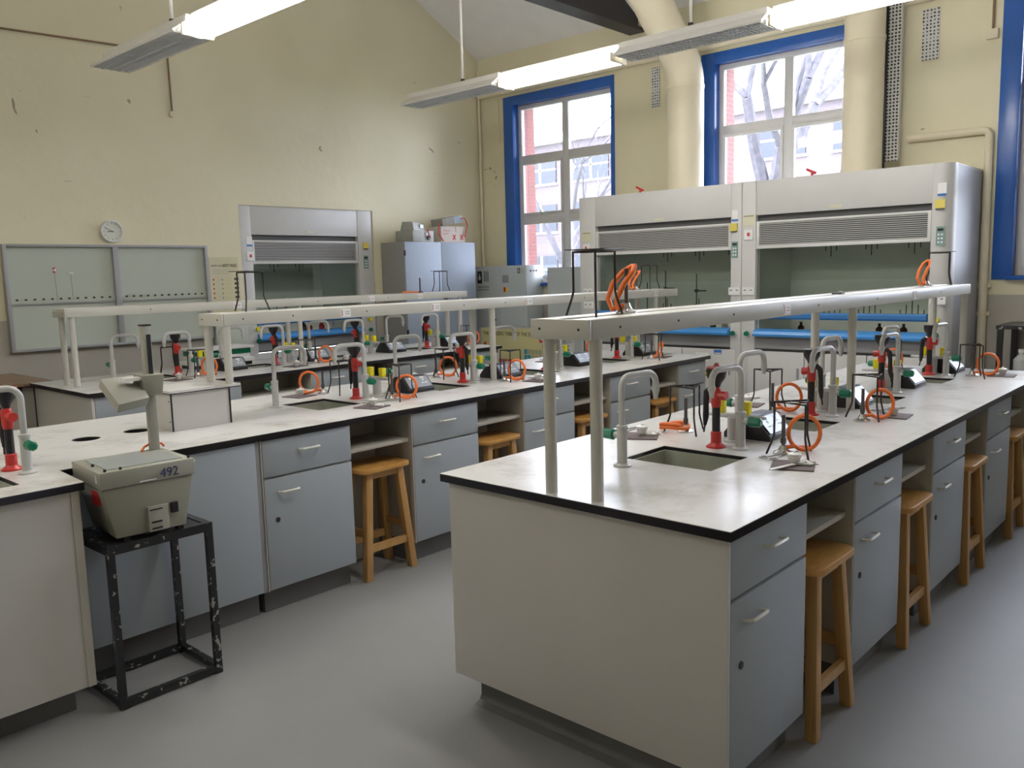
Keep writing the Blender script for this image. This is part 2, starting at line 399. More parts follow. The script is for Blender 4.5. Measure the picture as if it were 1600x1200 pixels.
# window wall
WIN = [(7.28, 5.765, 1.50, 3.715), (4.475, 2.96, 1.50, 3.715), (1.69, .17, 1.50, 3.85), (-1.1, -2.6, 1.50, 3.85)]  # last window is unseen, added for its light on the drawer fronts
def wallwin(b, x0, x1, shrink=0):
    ys = [WY+.2]
    for (a, c, z0, z1) in WIN: ys += [a-shrink, c+shrink]
    ys += [Y0-.2]
    for i in range(0, len(ys), 2): b.box(x0, ys[i+1], 0, x1, ys[i], EAVE+.15 if x0 < 8.2 else 4.3)
    for (a, c, z0, z1) in WIN:
        b.box(x0, c+shrink, 0, x1, a-shrink, z0); b.box(x0, c+shrink, z1+shrink*2, x1, a-shrink, EAVE+.15 if x0 < 8.2 else 4.3)
b = B(); wallwin(b, VX, VX+.16); struct('wall_far', b, WALL)
b = B(); wallwin(b, VX+.161, VX+.38, .03); struct('wall_outer_brick', b, BRICK)
# ceiling slopes
b = B()
t = .1
b.prism([(VX+.5, EAVE-SL*.5), (RIDGE, zr), (RIDGE, zr+t), (VX+.5, EAVE-SL*.5+t)], lambda u, v, q: (u, Y0-.2+(WY-Y0+.4)*q, v))
b.prism([(XL-.5, EAVE-SL*.5), (RIDGE, zr), (RIDGE, zr+t), (XL-.5, EAVE-SL*.5+t)], lambda u, v, q: (u, Y0-.2+(WY-Y0+.4)*q, v))
struct('ceiling', b, CEIL)
# windows
for i, (a, c, z0, z1) in enumerate(WIN):
    xf = VX+.10; fr = .055
    f = B()
    f.box(xf, c, z0, xf+.06, c+fr, z1).box(xf, a-fr, z0, xf+.06, a, z1).box(xf, c+fr, z0, xf+.06, a-fr, z0+.07).box(xf, c+fr, z1-fr, xf+.06, a-fr, z1)
    mid = (a+c)/2; f.box(xf, mid-.045, z0+.07, xf+.06, mid+.045, z1-fr)
    zs = [3.05, 2.31]
    for z in zs:
        f.box(xf+.001, c+fr, z-.045, xf+.059, mid-.045, z+.045); f.box(xf+.001, mid+.045, z-.045, xf+.059, a-fr, z+.045)
    fo = struct('window_%d' % (i+1), f, FRAME, bevel=.004)
    # opening casement frames in the two lower rows
    cs = B()
    for (p, q) in ((c+fr, mid-.045), (mid+.045, a-fr)):
        for (s0, s1) in ((z0+.07, zs[1]-.045), (zs[1]+.045, zs[0]-.045)):
            w = .028
            cs.box(xf-.012, p, s0, xf+.03, p+w, s1).box(xf-.012, q-w, s0, xf+.03, q, s1).box(xf-.012, p+w, s0, xf+.03, q-w, s0+w).box(xf-.012, p+w, s1-w, xf+.03, q-w, s1)
            cs.box(xf-.04, (p+q)/2-.012, s0, xf-.012, (p+q)/2+.012, s0+.05, 1).box(xf-.035, p+.1, s0+.01, xf-.012, p+.2, s0+.02, 1)
    struct('casement', cs, [FRAME, CHROME], fo)
    g = B(); g.box(xf+.028, c+fr-.01, z0+.06, xf+.032, a-fr+.01, z1-fr+.01); struct('pane', g, PANE, fo)
    tr = B()   # blue painted board lining and architrave
    lw, rw, tw = .145, .04, .105
    tr.box(VX-.014, a, z0-.03, VX, a+lw, z1+tw).box(VX-.014, c-rw, z0-.03, VX, c, z1+tw).box(VX-.014, c, z1, VX, a, z1+tw)
    tr.box(VX-.014, a-.008, z0, VX+.10, a+.001, z1).box(VX-.014, c-.001, z0, VX+.10, c+.008, z1).box(VX-.014, c, z1-.008, VX+.10, a, z1+.001)
    tr.box(VX-.06, c-.03, z0-.035, VX+.10, a+.03, z0)
    struct('trim_%d' % (i+1), tr, BLUE, bevel=.003)

# tie beam, ducts, pipes
b = B(); b.box(XL+.02, 5.30, 4.19, 8.12, 5.50, 4.23).box(XL+.02, 5.39, 4.23, 8.12, 5.41, 4.56).box(XL+.02, 5.30, 4.56, 7.7, 5.50, 4.60)
struct('trim_roof_tie_beam', b, BEAM)
def duct(y, label, bend):
    b = B(); x = 7.78; r = .185 if bend else .168
    if bend:
        pts = [(x, y, 2.405), (x, y, 3.45)]+[Vector((x-.45+.45*math.cos(a), y+.05*(1-math.cos(a)), 3.45+.45*math.sin(a))) for a in [PI/4*k/6 for k in range(1, 7)]]
        e = pts[-1]; pts.append(e+Vector((-.9, .08, .9)))
    else: pts = [(x, y, 2.405), (x, y, 4.42)]
    t = Thing('extract_duct', label, 'duct', (x, y, 2.40), group='cream extract ducts')
    b.tube(pts, r, 28); t.add('pipe', b, CREAM, True)
    for z in ((2.44,) if bend else (2.44, 3.56)):
        c = B(); c.lathe([(r, -.02), (r+.006, -.02), (r+.006, .02), (r, .02)], (x, y, z), 28); t.add('joint_band', c, CREAM, True)
    if bend:
        c = B(); c.tube([(x, y, 3.43), (x, y, 3.46)], r+.006, 28); t.add('joint_band', c, CREAM, True)
duct(4.60, 'thick cream extract duct that bends towards the ceiling, left of the other duct', True)
duct(2.825, 'thick straight cream extract duct covering the right edge of a window', False)
def pipe(name, label, pts, r, m=CREAM, brackets=(), cat='pipe', group=None, grp=None):
    t = Thing(name, label, cat, tuple(pts[0]), group=grp)
    b = B(); b.tube(pts, r, 12); t.add('run', b, m, True)
    for p in brackets:
        c = B(); c.obox(p, (.03, r*3.0, .03)); t.add('bracket', c, m, True)
    return t
pipe('service_pipe', 'cream pipe running level above the windows along the far wall', [(8.09, 7.80, 3.885), (8.09, -3.5, 3.885)], .036, brackets=[(8.10, 6.9, 3.885), (8.10, 5.4, 3.885), (8.1, 3.4, 3.885)])
pipe('elbow_pipe', 'cream pipe that turns down beside the right fume cupboard', [(8.10, 2.54, 2.72), (8.10, 1.94, 2.715), (8.10, 1.905, 2.705), (8.10, 1.89, 2.68), (8.10, 1.88, 0.01)], .034, brackets=[(8.11, 1.88, 1.42), (8.11, 1.88, 1.18), (8.11, 2.3, 2.72)])
pipe('corner_pipe', 'thin cream pipe running down the corner of the two walls', [(8.10, 7.82, 4.2), (8.10, 7.82, .01)], .018, brackets=[(8.11, 7.82, 4.0)])
# conduits
t = Thing('wall_conduit', 'thin brown conduit turning down to a round box high on the left wall', 'conduit', (2.3, 7.84, 3.7))
b = B(); b.tube([(1.5, 7.845, 3.70), (2.57, 7.845, 3.705), (3.5, 7.845, 3.735), (3.90, 7.845, 3.745), (3.945, 7.845, 3.735), (3.965, 7.845, 3.70), (3.97, 7.845, 3.2)], .009, 8, 0); t.add('run', b, WOODB, True)
b = B(); b.lathe([(.03, 0), (.03, .03)], (3.97, 7.858, 3.19), 16, 0, Matrix.Rotation(PI/2, 3, 'X')); t.add('round_box', b, CREAM, True)
t = Thing('wall_conduit', 'short brown conduit with a small square box left of the rightmost window', 'conduit', (8.12, 1.90, 3.9))
b = B(); b.tube([(8.12, 1.905, 4.2), (8.12, 1.905, 3.52)], .010, 8); t.add('run', b, WOODB, True)
b = B(); b.box(8.10, 1.86, 3.45, 8.138, 1.95, 3.53); t.add('square_box', b, CREAM, True, bevel=.006)
t = Thing('wall_conduit', 'thin cream cord with pull switch on the far wall near the corner', 'conduit', (8.12, 7.50, 3.8))
b = B(); b.tube([(8.12, 7.50, 3.85), (8.12, 7.50, 3.35)], .006, 6); t.add('cord', b, CREAM, True)
b = B(); b.tube([(8.12, 7.50, 3.36), (8.12, 7.50, 3.28)], .016, 8); t.add('pull', b, CREAM, True)
# cable tray
t = Thing('cable_tray', 'perforated pale cable tray running down beside a black cable bundle', 'cable tray', (8.01, 2.66, 2.53))
b = B(); b.box(7.985, 2.585, 2.53, 7.995, 2.695, 4.2).box(7.995, 2.585, 2.53, 8.035, 2.592, 4.2).box(7.995, 2.688, 2.53, 8.035, 2.695, 4.2); t.add('tray', b, PERF, True)
b = B()
for k in range(3): b.tube([(8.0+.012*k, 2.715+.013*k, 2.46+.03*k), (8.0+.012*k, 2.712+.013*k, 3.2), (8.0+.012*k, 2.715+.013*k, 4.2)], .014, 8)
t.add('cable_bundle', b, BLK, True)
# wall vents
for (y0, y1, z0, z1, lb) in ((5.235, 5.125, 3.385, 3.80, 'perforated wall vent plate between the two windows, left of the bent duct'), (2.46, 2.32, 3.375, 3.80, 'perforated wall vent plate between the cable tray and the rightmost window')):
    b = B(); b.box(VX-.008, y0, z0, VX, y1, z1); single('vent_plate', lb, 'vent', b, PERF, (VX-.004, (y0+y1)/2, z0))

# ================================================================ outside
b = B(); b.box(VX+.5, -40, -.4, 90, 90, -.3); struct('ground', b, GRASS)
def tree(loc, h, r, seed, label, spread=.55, depth=6):
    rnd = random.Random(seed); b = B(); tw = B()
    def grow(p, d, L, r, k):
        q = p+d*L; mid = (p+q)/2+Vector((rnd.uniform(-1, 1), rnd.uniform(-1, 1), rnd.uniform(-1, 1)))*L*.07
        (b if k < 3 else tw).tube([p, mid, q], [r, r*.86, r*.72], 7 if k < 3 else 4)
        if k >= depth: return
        for j in range(2 if k else 4):
            a = rnd.uniform(0, 2*PI); s = rnd.uniform(.35, spread+.25)
            n = (d+Vector((math.cos(a), math.sin(a), rnd.uniform(-.2, .45)))*s).normalized()
            grow(q if (j or k) else p+d*L*.8, n, L*rnd.uniform(.62, .86), r*rnd.uniform(.5, .68), k+1)
    t = Thing('bare_tree', label, 'tree', loc)
    grow(Vector((0, 0, 0)), Vector((.03, .02, 1)).normalized(), h, r, 0)
    t.add('trunk', b, BARK); t.add('twigs', tw, BARK)
tree((18.0, 8.55, -.35), 3.4, .26, 3, 'bare winter tree outside the window behind the fume cupboards', depth=7)
tree((17.0, 13.6, -.35), 2.2, .15, 5, 'bare winter tree outside the window nearest the room corner', depth=8)
t = Thing('brick_building', 'pale brick building with white framed windows beyond the tree', 'building', (46, 30, -.3))
b = B(); b.box(42, 8, -.3, 54, 60, 9.6); t.add('wall', b, BRICKP, True)
b = B(); b.box(41.7, 7.7, 9.6, 54.3, 60.3, 9.95); t.add('parapet', b, SLAT, True)
for z in (1.0, 4.2, 7.2):
    for y in range(10, 58, 4):
        w = B(); w.box(41.93, y, z, 42, y+2.6, z+1.7, 0).box(41.90, y-.1, z-.12, 42, y+2.7, z, 1).box(41.91, y+1.2, z, 42, y+1.35, z+1.7, 1).box(41.91, y, z+.8, 42, y+2.6, z+.9, 1)
        t.add('window', w, [DARKGL, SLAT], True)

# ================================================================ LAMPS
def lamp(lit, loc, label, L=1.2):
    t = Thing('strip_light', label, 'lamp', loc, PI/2, 'suspended strip lights')
    hl = L/2-.012
    b = B()
    if lit:
        b.box(-hl, -.030, .062, hl, .030, .10); t.add('housing', b, LAMPW, bevel=.003)
        d = B(); pr = [(-.03, .061), (-.085, .034), (-.10, .0), (-.07, -.03), (0, -.04), (.07, -.03), (.10, .0), (.085, .034), (.03, .061)]
        d.prism(pr, lambda u, v, q: (-hl+.02+(2*hl-.04)*q, u, v)); t.add('lit_diffuser', d, TUBE_M)
        for s in (-1, 1):
            e = B(); e.box(s*hl, -.10, -.035, s*(hl-.018), .10, .034); t.add('end_cap', e, CREAM, bevel=.004)
    else:
        b.prism([(-.045, .10), (.045, .10), (.05, .06), (.135, .0), (.13, -.012), (.045, .048), (-.045, .048), (-.13, -.012), (-.135, .0), (-.05, .06)], lambda u, v, q: (-hl+2*hl*q, u, v)); t.add('housing', b, LAMPW)
        l = B()
        for k in range(40):
            x = -hl+.015+(2*hl-.03)*k/39
            l.prism([(-.12, -.012), (.12, -.012), (.06, .036), (-.06, .036)], lambda u, v, q, x=x: (x-.0015+.003*q, u, v))
        l.box(-hl, -.004, -.012, hl, .004, .03).box(-hl, -.06, -.012, hl, -.057, .02).box(-hl, .057, -.012, hl, .06, .02)
        t.add('louvre', l, SILVER)
    return t
LZ2, LX2 = 3.215, 5.5
names = ['far end of the row by the windows', 'second from the corner in the row by the windows', 'third from the corner in the row by the windows', 'fourth from the corner in the row by the windows', 'fifth in the row by the windows', 'sixth in the row by the windows']
for k in range(6):
    lit = k in (1, 3)
    lamp(lit, (LX2, 5.615-1.206*k, LZ2), ('glowing' if lit else 'unlit louvred')+' strip light, '+names[k])
LZ1, LX1 = 3.09, 2.65
names = ['far end of the row nearer the camera', 'second in the row nearer the camera', 'third in the row nearer the camera, out of view', 'fourth in the row nearer the camera, out of view', 'fifth in the row nearer the camera, out of view', 'sixth in the row nearer the camera, out of view']
for k in range(6):
    lit = k in (1, 3)
    lamp(lit, (LX1, 5.48-1.206*k, LZ1), ('glowing' if lit else 'unlit louvred')+' strip light, '+names[k])
for k in range(6):
    lit = k == 1
    lamp(lit, (-.25, 5.0-1.206*k, 3.09), ('glowing' if lit else 'unlit louvred')+' strip light behind the viewpoint, number %d from the left wall' % (k+1))
def hanger(x, y, z0, label):
    z1 = gz(x)-.01
    t = Thing('lamp_hanger', label, 'hanger', (x, y, z0), group='strip light hangers')
    b = B(); b.tube([(x, y, z0+.02), (x, y, z1)], .011, 8); t.add('rod', b, LAMPW, True)
    b = B(); b.tube([(x, y, z0), (x, y, z0+.03)], .018, 8); t.add('collar', b, IRON, True)
hanger(LX2, 5.50, LZ2+.10, 'white rod hanging the strip light nearest the corner')
hanger(LX2, 3.21, LZ2+.10, 'white rod over the third strip light by the windows')
hanger(LX1, 5.15, LZ1+.10, 'white rod hanging the strip light at upper left')

# ================================================================ CABINETS AND BENCHES
def handle(b, cx, z, w=.105, off=.032):
    r = .0055
    pts = [(cx-w/2, .003, z-.004), (cx-w/2, -off*.6, z-.002), (cx-w/2+.006, -off*.92, z), (cx-w/2+.016, -off, z), (cx+w/2-.016, -off, z), (cx+w/2-.006, -off*.92, z), (cx+w/2, -off*.6, z-.002), (cx+w/2, .003, z-.004)]
    b.tube(pts, r, 8)
CD = .35
def cabinet(w, label, loc, group, style='drawer', pin=.001):
    t = Thing('base_cabinet', label, 'cabinet', loc, 0, group)
    b = B(); b.box(0, .019, .12, w, .37, .869); t.add('body', b, CARC)
    b = B(); b.box(pin, .06, 0, w-.001, .365, .119); t.add('plinth', b, COVE)
    if style == 'drawer':
        b = B(); b.box(.002, 0, .683, w-.002, .018, .862); d = t.add('drawer', b, DOORB, bevel=.0015)
        h = B(); handle(h, w*.5, .795); t.add('handle', h, NYLON, parent=d)
        b = B(); b.box(.002, 0, .125, w-.002, .018, .672); d = t.add('door', b, DOORB, bevel=.0015)
        h = B(); handle(h, .13, .605); t.add('handle', h, NYLON, parent=d)
        h = B(); h.lathe([(.012, 0), (.012, .005), (.007, .006)], (.065, .001, .467), 16, 0, Matrix.Rotation(PI/2, 3, 'X')); t.add('lock', h, IRON, parent=d)
        # small edge board seen at left of the fronts
        b = B(); b.box(-.006, .002, .12, .0, .03, .869); t.add('edge_strip', b, CARC)
    else:
        for i in range(2):
            b = B(); b.box(i*w/2+.003, 0, .125, (i+1)*w/2-.003, .018, .862); t.add('door', b, DOORB, bevel=.0015)
    return t
def kneehole(x0, x1, y, label, group):
    t = Thing('kneehole_shelf', label, 'shelf', (x0, y, 0), 0, group); w = x1-x0
    b = B(); b.box(.001, .33, 0, w-.001, .345, .868); t.add('back_panel', b, CARC)
    b = B(); b.box(.002, .03, .705, w-.002, .33, .725); t.add('shelf', b, CARC, bevel=.001)
UX = [2.105+.945*k for k in range(5)]; UW = [.52, .52, .52, .52, .42]
ordn = ['nearest', 'second', 'third', 'fourth', 'farthest']
def run(y, bench, first=0):
    for k in range(first, 5):
        cabinet(UW[k], 'pale blue drawer-over-door cabinet, %s along the %s bench' % (ordn[k], bench), (UX[k], y, 0), 'drawer cabinets of the %s bench' % bench, pin=.1 if (k == 0 and bench == RA) else .001)
        if k < 4: kneehole(UX[k]+UW[k]+.001, UX[k+1]-.007, y, 'open kneehole with a shelf, %s gap along the %s bench' % (ordn[k] if k < 3 else 'last', bench), 'kneeholes of the %s bench' % bench)
def bench_shell(x0, x1, y0, y1, bench, endlab, mend=PANEL):
    """end panels, back board and plinth"""
    t = Thing('bench_end_panel', endlab, 'panel', (x0+.02, (y0+y1)/2, 0), group='bench end panels')
    b = B(); b.box(x0+.025, y0+.022, .125, x0+.043, y1-.02, .869); t.add('board', b, mend, True, bevel=.001)
    b = B(); b.prism([(x0+.10, .125), (x0+.10, .03), (x0+.09, .012), (x0+.06, .0), (x0+.13, .0), (x0+.13, .125)], lambda u, v, q: (u, y0+.10+(y1-y0-.18)*q, v)); t.add('coved_plinth', b, COVE, True)
    t = Thing('bench_back_panel', 'board closing the hidden side of the %s bench' % bench, 'panel', ((x0+x1)/2, y1-.02, 0))
    b = B(); b.box(x0+.05, y1-.04, .12, x1-.05, y1-.022, .869); t.add('board', b, PANEL, True)
    b = B(); b.box(x0+.14, y1-.09, 0, x1-.1, y1-.08, .12); t.add('plinth', b, COVE, True)
    t = Thing('bench_end_panel', 'board at the window end of the %s bench' % bench, 'panel', (x1-.03, (y0+y1)/2, 0), group='bench end panels')
    b = B(); b.box(x1-.045, y0+.022, .0, x1-.027, y1-.04, .869); t.add('board', b, PANEL, True)
def worktop(label, outer, holes, loc):
    t = Thing('worktop', label, 'worktop', loc, group='bench worktops')
    t.mesh('laminate_top', holes_mesh('laminate_top', outer, holes, .8975, .90, TOP, loc))
    c = t.mesh('edge_core', holes_mesh('edge_core', outer, holes, .870, .8975, EDGE, loc), label='black core showing at the edge')
def sink(x0, y0, x1, y1, label, group):
    t = Thing('sink', label, 'sink', ((x0+x1)/2, (y0+y1)/2, .73), 0, group); e = .012; z0, z1 = .74, .869
    x0 += .001; y0 += .001; x1 -= .001; y1 -= .001; e = -.007; z1 = .884
    b = B(); b.box(x0, y0, z0-.01, x1, y1, z0).box(x0-e, y0, z0, x0, y1, z1).box(x1, y0, z0, x1+e, y1, z1).box(x0-e, y0-e, z0, x1+e, y0, z1).box(x0-e, y1, z0, x1+e, y1+e, z1)
    t.add('basin', b, BASIN, True)
    b = B(); b.lathe([(.028, 0), (.028, .003), (.02, .004), (.018, .002)], ((x0+x1)/2, (y0+y1)/2, z0), 16); t.add('waste', b, CHROME, True)

# ---- bench service kit (prototypes made once, then copied)
def make_tap(label, loc, ang, knob, group):
    """swan neck tap; spout points along local +x, green knob along local knob direction"""
    t = Thing('swan_neck_tap', label, 'tap', loc, ang, group)
    b = B(); b.lathe([(.033, 0), (.033, .004), (.024, .008), (.019, .012), (.019, .14), (.0215, .142), (.0215, .152), (.0135, .156)], n=18); t.add('body', b, TAPM)
    b = B(); R_ = .045; top = .335; reach = .195
    pts = [(0, 0, .15), (0, 0, top-R_)]+arcpts((R_, 0, top-R_), R_, PI, PI/2, 6, (1, 0, 0), (0, 0, 1))[1:]+arcpts((reach-R_, 0, top-R_), R_, PI/2, 0, 6, (1, 0, 0), (0, 0, 1))+[(reach, 0, top-.055)]
    b.tube(pts, .0125, 12); t.add('spout', b, TAPM)
    b = B(); b.tube([(reach, 0, top-.055), (reach, 0, top-.066), (reach, 0, top-.072), (reach, 0, top-.084), (reach, 0, top-.105)], [.0125, .0155, .0155, .011, .008], 12); t.add('nozzle', b, TAPM)
    return t
def tap(loc, tgt, kn, label, group):
    ang = math.atan2(tgt[1], tgt[0]); t = make_tap(label, loc, ang, kn, group)
    d = Vector((kn[0], kn[1], 0)); d.rotate(Matrix.Rotation(-ang, 3, 'Z')); d.normalize()
    b = B(); b.tube([d*.012+Vector((0, 0, .115)), d*.035+Vector((0, 0, .115))], .012, 12)
    o = t.add('valve_neck', b, TAPM)
    b = B(); b.tube([d*.033+Vector((0, 0, .115)), d*.038+Vector((0, 0, .115)), d*.082+Vector((0, 0, .115)), d*.088+Vector((0, 0, .115))], [.015, .021, .019, .012], 8); t.add('knob', b, GRN, label='green knob')
    return t
def make_eyewash():
    t = Thing('eyewash_spray', 'x', 'eyewash', (0, 0, 0))
    b = B(); b.lathe([(.040, 0), (.040, .005), (.028, .012), (.0215, .02), (.0215, .062), (.019, .066)], n=18); t.add('base', b, RED)
    b = B(); b.lathe([(.0165, .06), (.0165, .165), (.0175, .185)], n=14); t.add('stem', b, BLK)
    b = B(); b.lathe([(.018, .165), (.021, .18), (.021, .235), (.014, .25)], n=14); b.tube([(0, -.01, .215), (0, -.045, .213)], [.017, .019], 10); b.lathe([(.0, 0), (.0, 0)], (0, 0, .2), 4)
    t.add('valve_body', b, RED)
    b = B(); b.lathe([(.014, .243), (.020, .262), (.038, .288), (.041, .315), (.040, .322), (.034, .322)], n=20); t.add('spray_cup', b, BLK)
    b = B(); b.tube([(0, .02, .243), (.0, .042, .225), (.004, .048, .18), (.006, .05, .12), (.006, .054, .085)], [.013, .014, .012, .013, .007], 8); b.tube([(.006, .054, .085), (.006, .056, .075), (.008, .06, .055)], .004, 6)
    t.add('squeeze_lever', b, BLK)
    return t
def make_turret():
    t = Thing('gas_turret', 'x', 'gas tap', (0, 0, 0))
    b = B(); b.lathe([(.040, 0), (.040, .004), (.026, .008), (.026, .10), (.022, .106)], n=18); t.add('column', b, TAPM)
    b = B(); b.box(-.016, -.085, .098, .016, .085, .118); t.add('cross_arm', b, TAPM, bevel=.006)
    for s in (-1, 1):
        b = B(); b.tube([(0, s*.08, .108), (0, s*.115, .108), (0, s*.14, .110)], [.009, .009, .006], 10); t.add('nozzle', b, TAPM)
        b = B(); b.obox((0, s*.058, .145), (.032, .032, .056), None, 0, 1.12); t.add('knob', b, YEL, bevel=.004, label='yellow knob')
    return t
def make_pedestal():
    t = Thing('socket_pedestal', 'x', 'power socket', (0, 0, 0))
    b = B(); b.prism([(-.105, 0), (.105, 0), (.105, .022), (.035, .098), (-.035, .098), (-.105, .022)], lambda u, v, q: (-.105+.21*q, u, v)); t.add('case', b, BLK, bevel=.003)
    n = Vector((0, -.076, .07)).normalized(); a = Vector((0, .07, .076)).normalized()
    for s in (-1, 1):
        def P(x, k, h): return Vector((x, s*(.070-a.y*k), .060+a.z*k))+Vector((0, s*.736, .677))*h
        b = B(); b.add([P(-.09, -.042, .001), P(.09, -.042, .001), P(.09, .042, .001), P(-.09, .042, .001), P(-.09, -.042, .005), P(.09, -.042, .005), P(.09, .042, .005), P(-.09, .042, .005)], [(0, 1, 2, 3), (4, 7, 6, 5), (0, 4, 5, 1), (1, 5, 6, 2), (2, 6, 7, 3), (3, 7, 4, 0)])
        fp = t.add('face_plate', b, STEELP)
        for x in (-.045, .045):
            c = B()
            for (dx, dk, w_, h_) in ((0, .012, .006, .010), (-.014, -.010, .010, .006), (.014, -.010, .010, .006), (.0, .030, .016, .010)):
                c.add([P(x+dx-w_, dk-h_/1.5, .0055), P(x+dx+w_, dk-h_/1.5, .0055), P(x+dx+w_, dk+h_/1.5, .0055), P(x+dx-w_, dk+h_/1.5, .0055)], [(0, 1, 2, 3)])
            t.add('socket_outlet', c, LABW, parent=fp)
    return t
STEELP = mat('brushed_steel_plate', (.34, .37, .42), .4, metal=.5)
def make_tripod():
    t = Thing('tripod', 'x', 'tripod', (0, 0, 0)); r = .078; hh = .208
    P = [Vector((r*math.cos(a), r*math.sin(a), hh)) for a in (PI/2, PI/2+2*PI/3, PI/2+4*PI/3)]
    b = B(); b.tube(P, .0042, 6, closed=True); b.tube([(P[i]+P[(i+1) % 3])/2*1.0 for i in range(3)], .003, 6, closed=True); t.add('top_ring', b, IRON)
    for p in P:
        d = Vector((p.x, p.y, 0)).normalized()
        b = B(); b.tube([p, (p.x, p.y, .08), Vector((p.x, p.y, .06))+d*.006, Vector((p.x, p.y, .0035))+d*.028], .0042, 6); t.add('leg', b, IRON)
    return t
def make_gauze_tripod():
    t = make_tripod()
    b = B(); b.box(-.07, -.07, .2125, .07, .07, .215); t.add('gauze', b, IRON)
    return t
def make_burner(kind):
    t = Thing('bunsen_burner', 'x', 'burner', (0, 0, 0))
    b = B(); b.lathe([(.038, 0), (.038, .006), (.020, .014), (.012, .03), (.012, .034)], n=18); t.add('base', b, CHROME)
    b = B(); b.tube([(0, 0, .03), (0, 0, .152)], .0075, 10); b.tube([(0, 0, .04), (0, 0, .062)], .011, 10); t.add('barrel', b, BRASSY)
    b = B(); n = 26; pts = []
    if kind == 0:   # hose looped upright, end tucked at the base
        for i in range(n+1):
            a = -2.3+2*PI*1.04*i/n; R_ = .066
            pts.append((.030+.055+R_*math.cos(a)*.9, .006*math.sin(a*.5)+.012*i/n, .078+R_*math.sin(a)))
        pts = [(.012, 0, .024)]+pts+[(pts[-1][0]+.035, .03, .016), (pts[-1][0]+.07, .045, .011)]
        pts = [p if p[2] > .011 else (p[0], p[1], .011) for p in pts]
    elif kind == 1:  # flat double loop
        for i in range(2*n+1):
            a = -2.6+2*PI*1.7*i/(2*n); R_ = .062
            pts.append((.05+R_*math.cos(a), R_*.8*math.sin(a), .012+.026*i/(2*n)*(1 if math.cos(a) > -2 else 0)+.006*math.sin(2*a)+.003))
        pts = [(-.012, 0, .024)]+pts
    else:            # hose bent double, standing like a hairpin
        pts = [(.012, 0, .024), (.03, 0, .02), (.045, .01, .04), (.06, .015, .09), (.075, .018, .125), (.088, .016, .132), (.094, .01, .12), (.082, .0, .07), (.07, -.01, .03), (.06, -.02, .012)]
    b.tube(pts, .0082, 8); t.add('hose', b, ORG, label='orange rubber hose')
    return t
def make_mat():
    b = B(); b.box(-.075, -.075, 0, .075, .075, .005); return b
def make_crucible():
    t = Thing('crucible', 'x', 'crucible', (0, 0, 0))
    b = B(); b.lathe([(.014, 0), (.016, .003), (.025, .032), (.027, .036), (.024, .036)], n=18); t.add('cup', b, PORC)
    b = B(); b.lathe([(.026, .037), (.024, .041), (.006, .044), (.006, .052), (.002, .053)], n=18); t.add('lid', b, PORC)
    return t
def make_tongs():
    t = Thing('tongs', 'x', 'tongs', (0, 0, 0))
    for s in (-1, 1):
        b = B(); pts = [(-.10, s*.004, .006), (-.06, s*.012, .006), (0, 0, .006+.003*s), (.06, -s*.012, .006)]+[Vector((.085, -s*.022, .006))+Vector((math.cos(a), math.sin(a), 0))*.015 for a in [s*(PI/2-.3)+PI-s*2*PI*k/10 for k in range(10)]]
        b.tube(pts, .0026, 6); t.add('arm', b, WIREM)
    return t
def make_triangle():
    b = B(); P = [Vector((.035*math.cos(a), .035*math.sin(a), .006)) for a in (0, 2*PI/3, 4*PI/3)]
    for i in range(3): b.tube([P[i]*.9+P[(i+1) % 3]*.1, P[i]*.1+P[(i+1) % 3]*.9], .005, 8, 1)
    b.tube([p*1.5 for p in P], .0015, 5, 0, closed=True)
    return b

class Kit: pass
K = Kit(); K.used = {}
def place(kind, maker, loc, rotz, label, group):
    if kind not in K.used:
        t = maker(); K.used[kind] = t; t.o.location = loc; t.o.rotation_euler = (0, 0, rotz); t.loc = loc
        t.o['label'] = label; t.o['group'] = group; return t
    return K.used[kind].copy(loc, rotz, label, group)

Z = .9003
AX = [2.81, 3.735, 4.665, 5.60]
place_of = ['nearest the camera', 'second along', 'third along', 'farthest along']
def mat_set(x, y, ang, where, bench, near=True):
    o = single('heat_mat', 'brown heat mat, %s' % where, 'heat mat', make_mat(), MATM, (x, y, Z), ang, 'heat mats', world=False)
    c = place('crucible', make_crucible, (x+.01, y+.0, Z+.0052), ang, 'white crucible on mat, %s' % where, 'crucibles')
    place('tongs', make_tongs, (x+.17*math.cos(ang+.3), y+.17*math.sin(ang+.3), Z), ang+2.6, 'steel tongs beside mat, %s' % where, 'crucible tongs')
    if near:
        single('clay_triangle', 'pipeclay triangle by the mat, %s' % where, 'clay triangle', make_triangle(), [WIREM, PORC], (x+.045*math.cos(ang-1.2), y+.045*math.sin(ang-1.2), Z+.004), ang, 'pipeclay triangles', world=False)

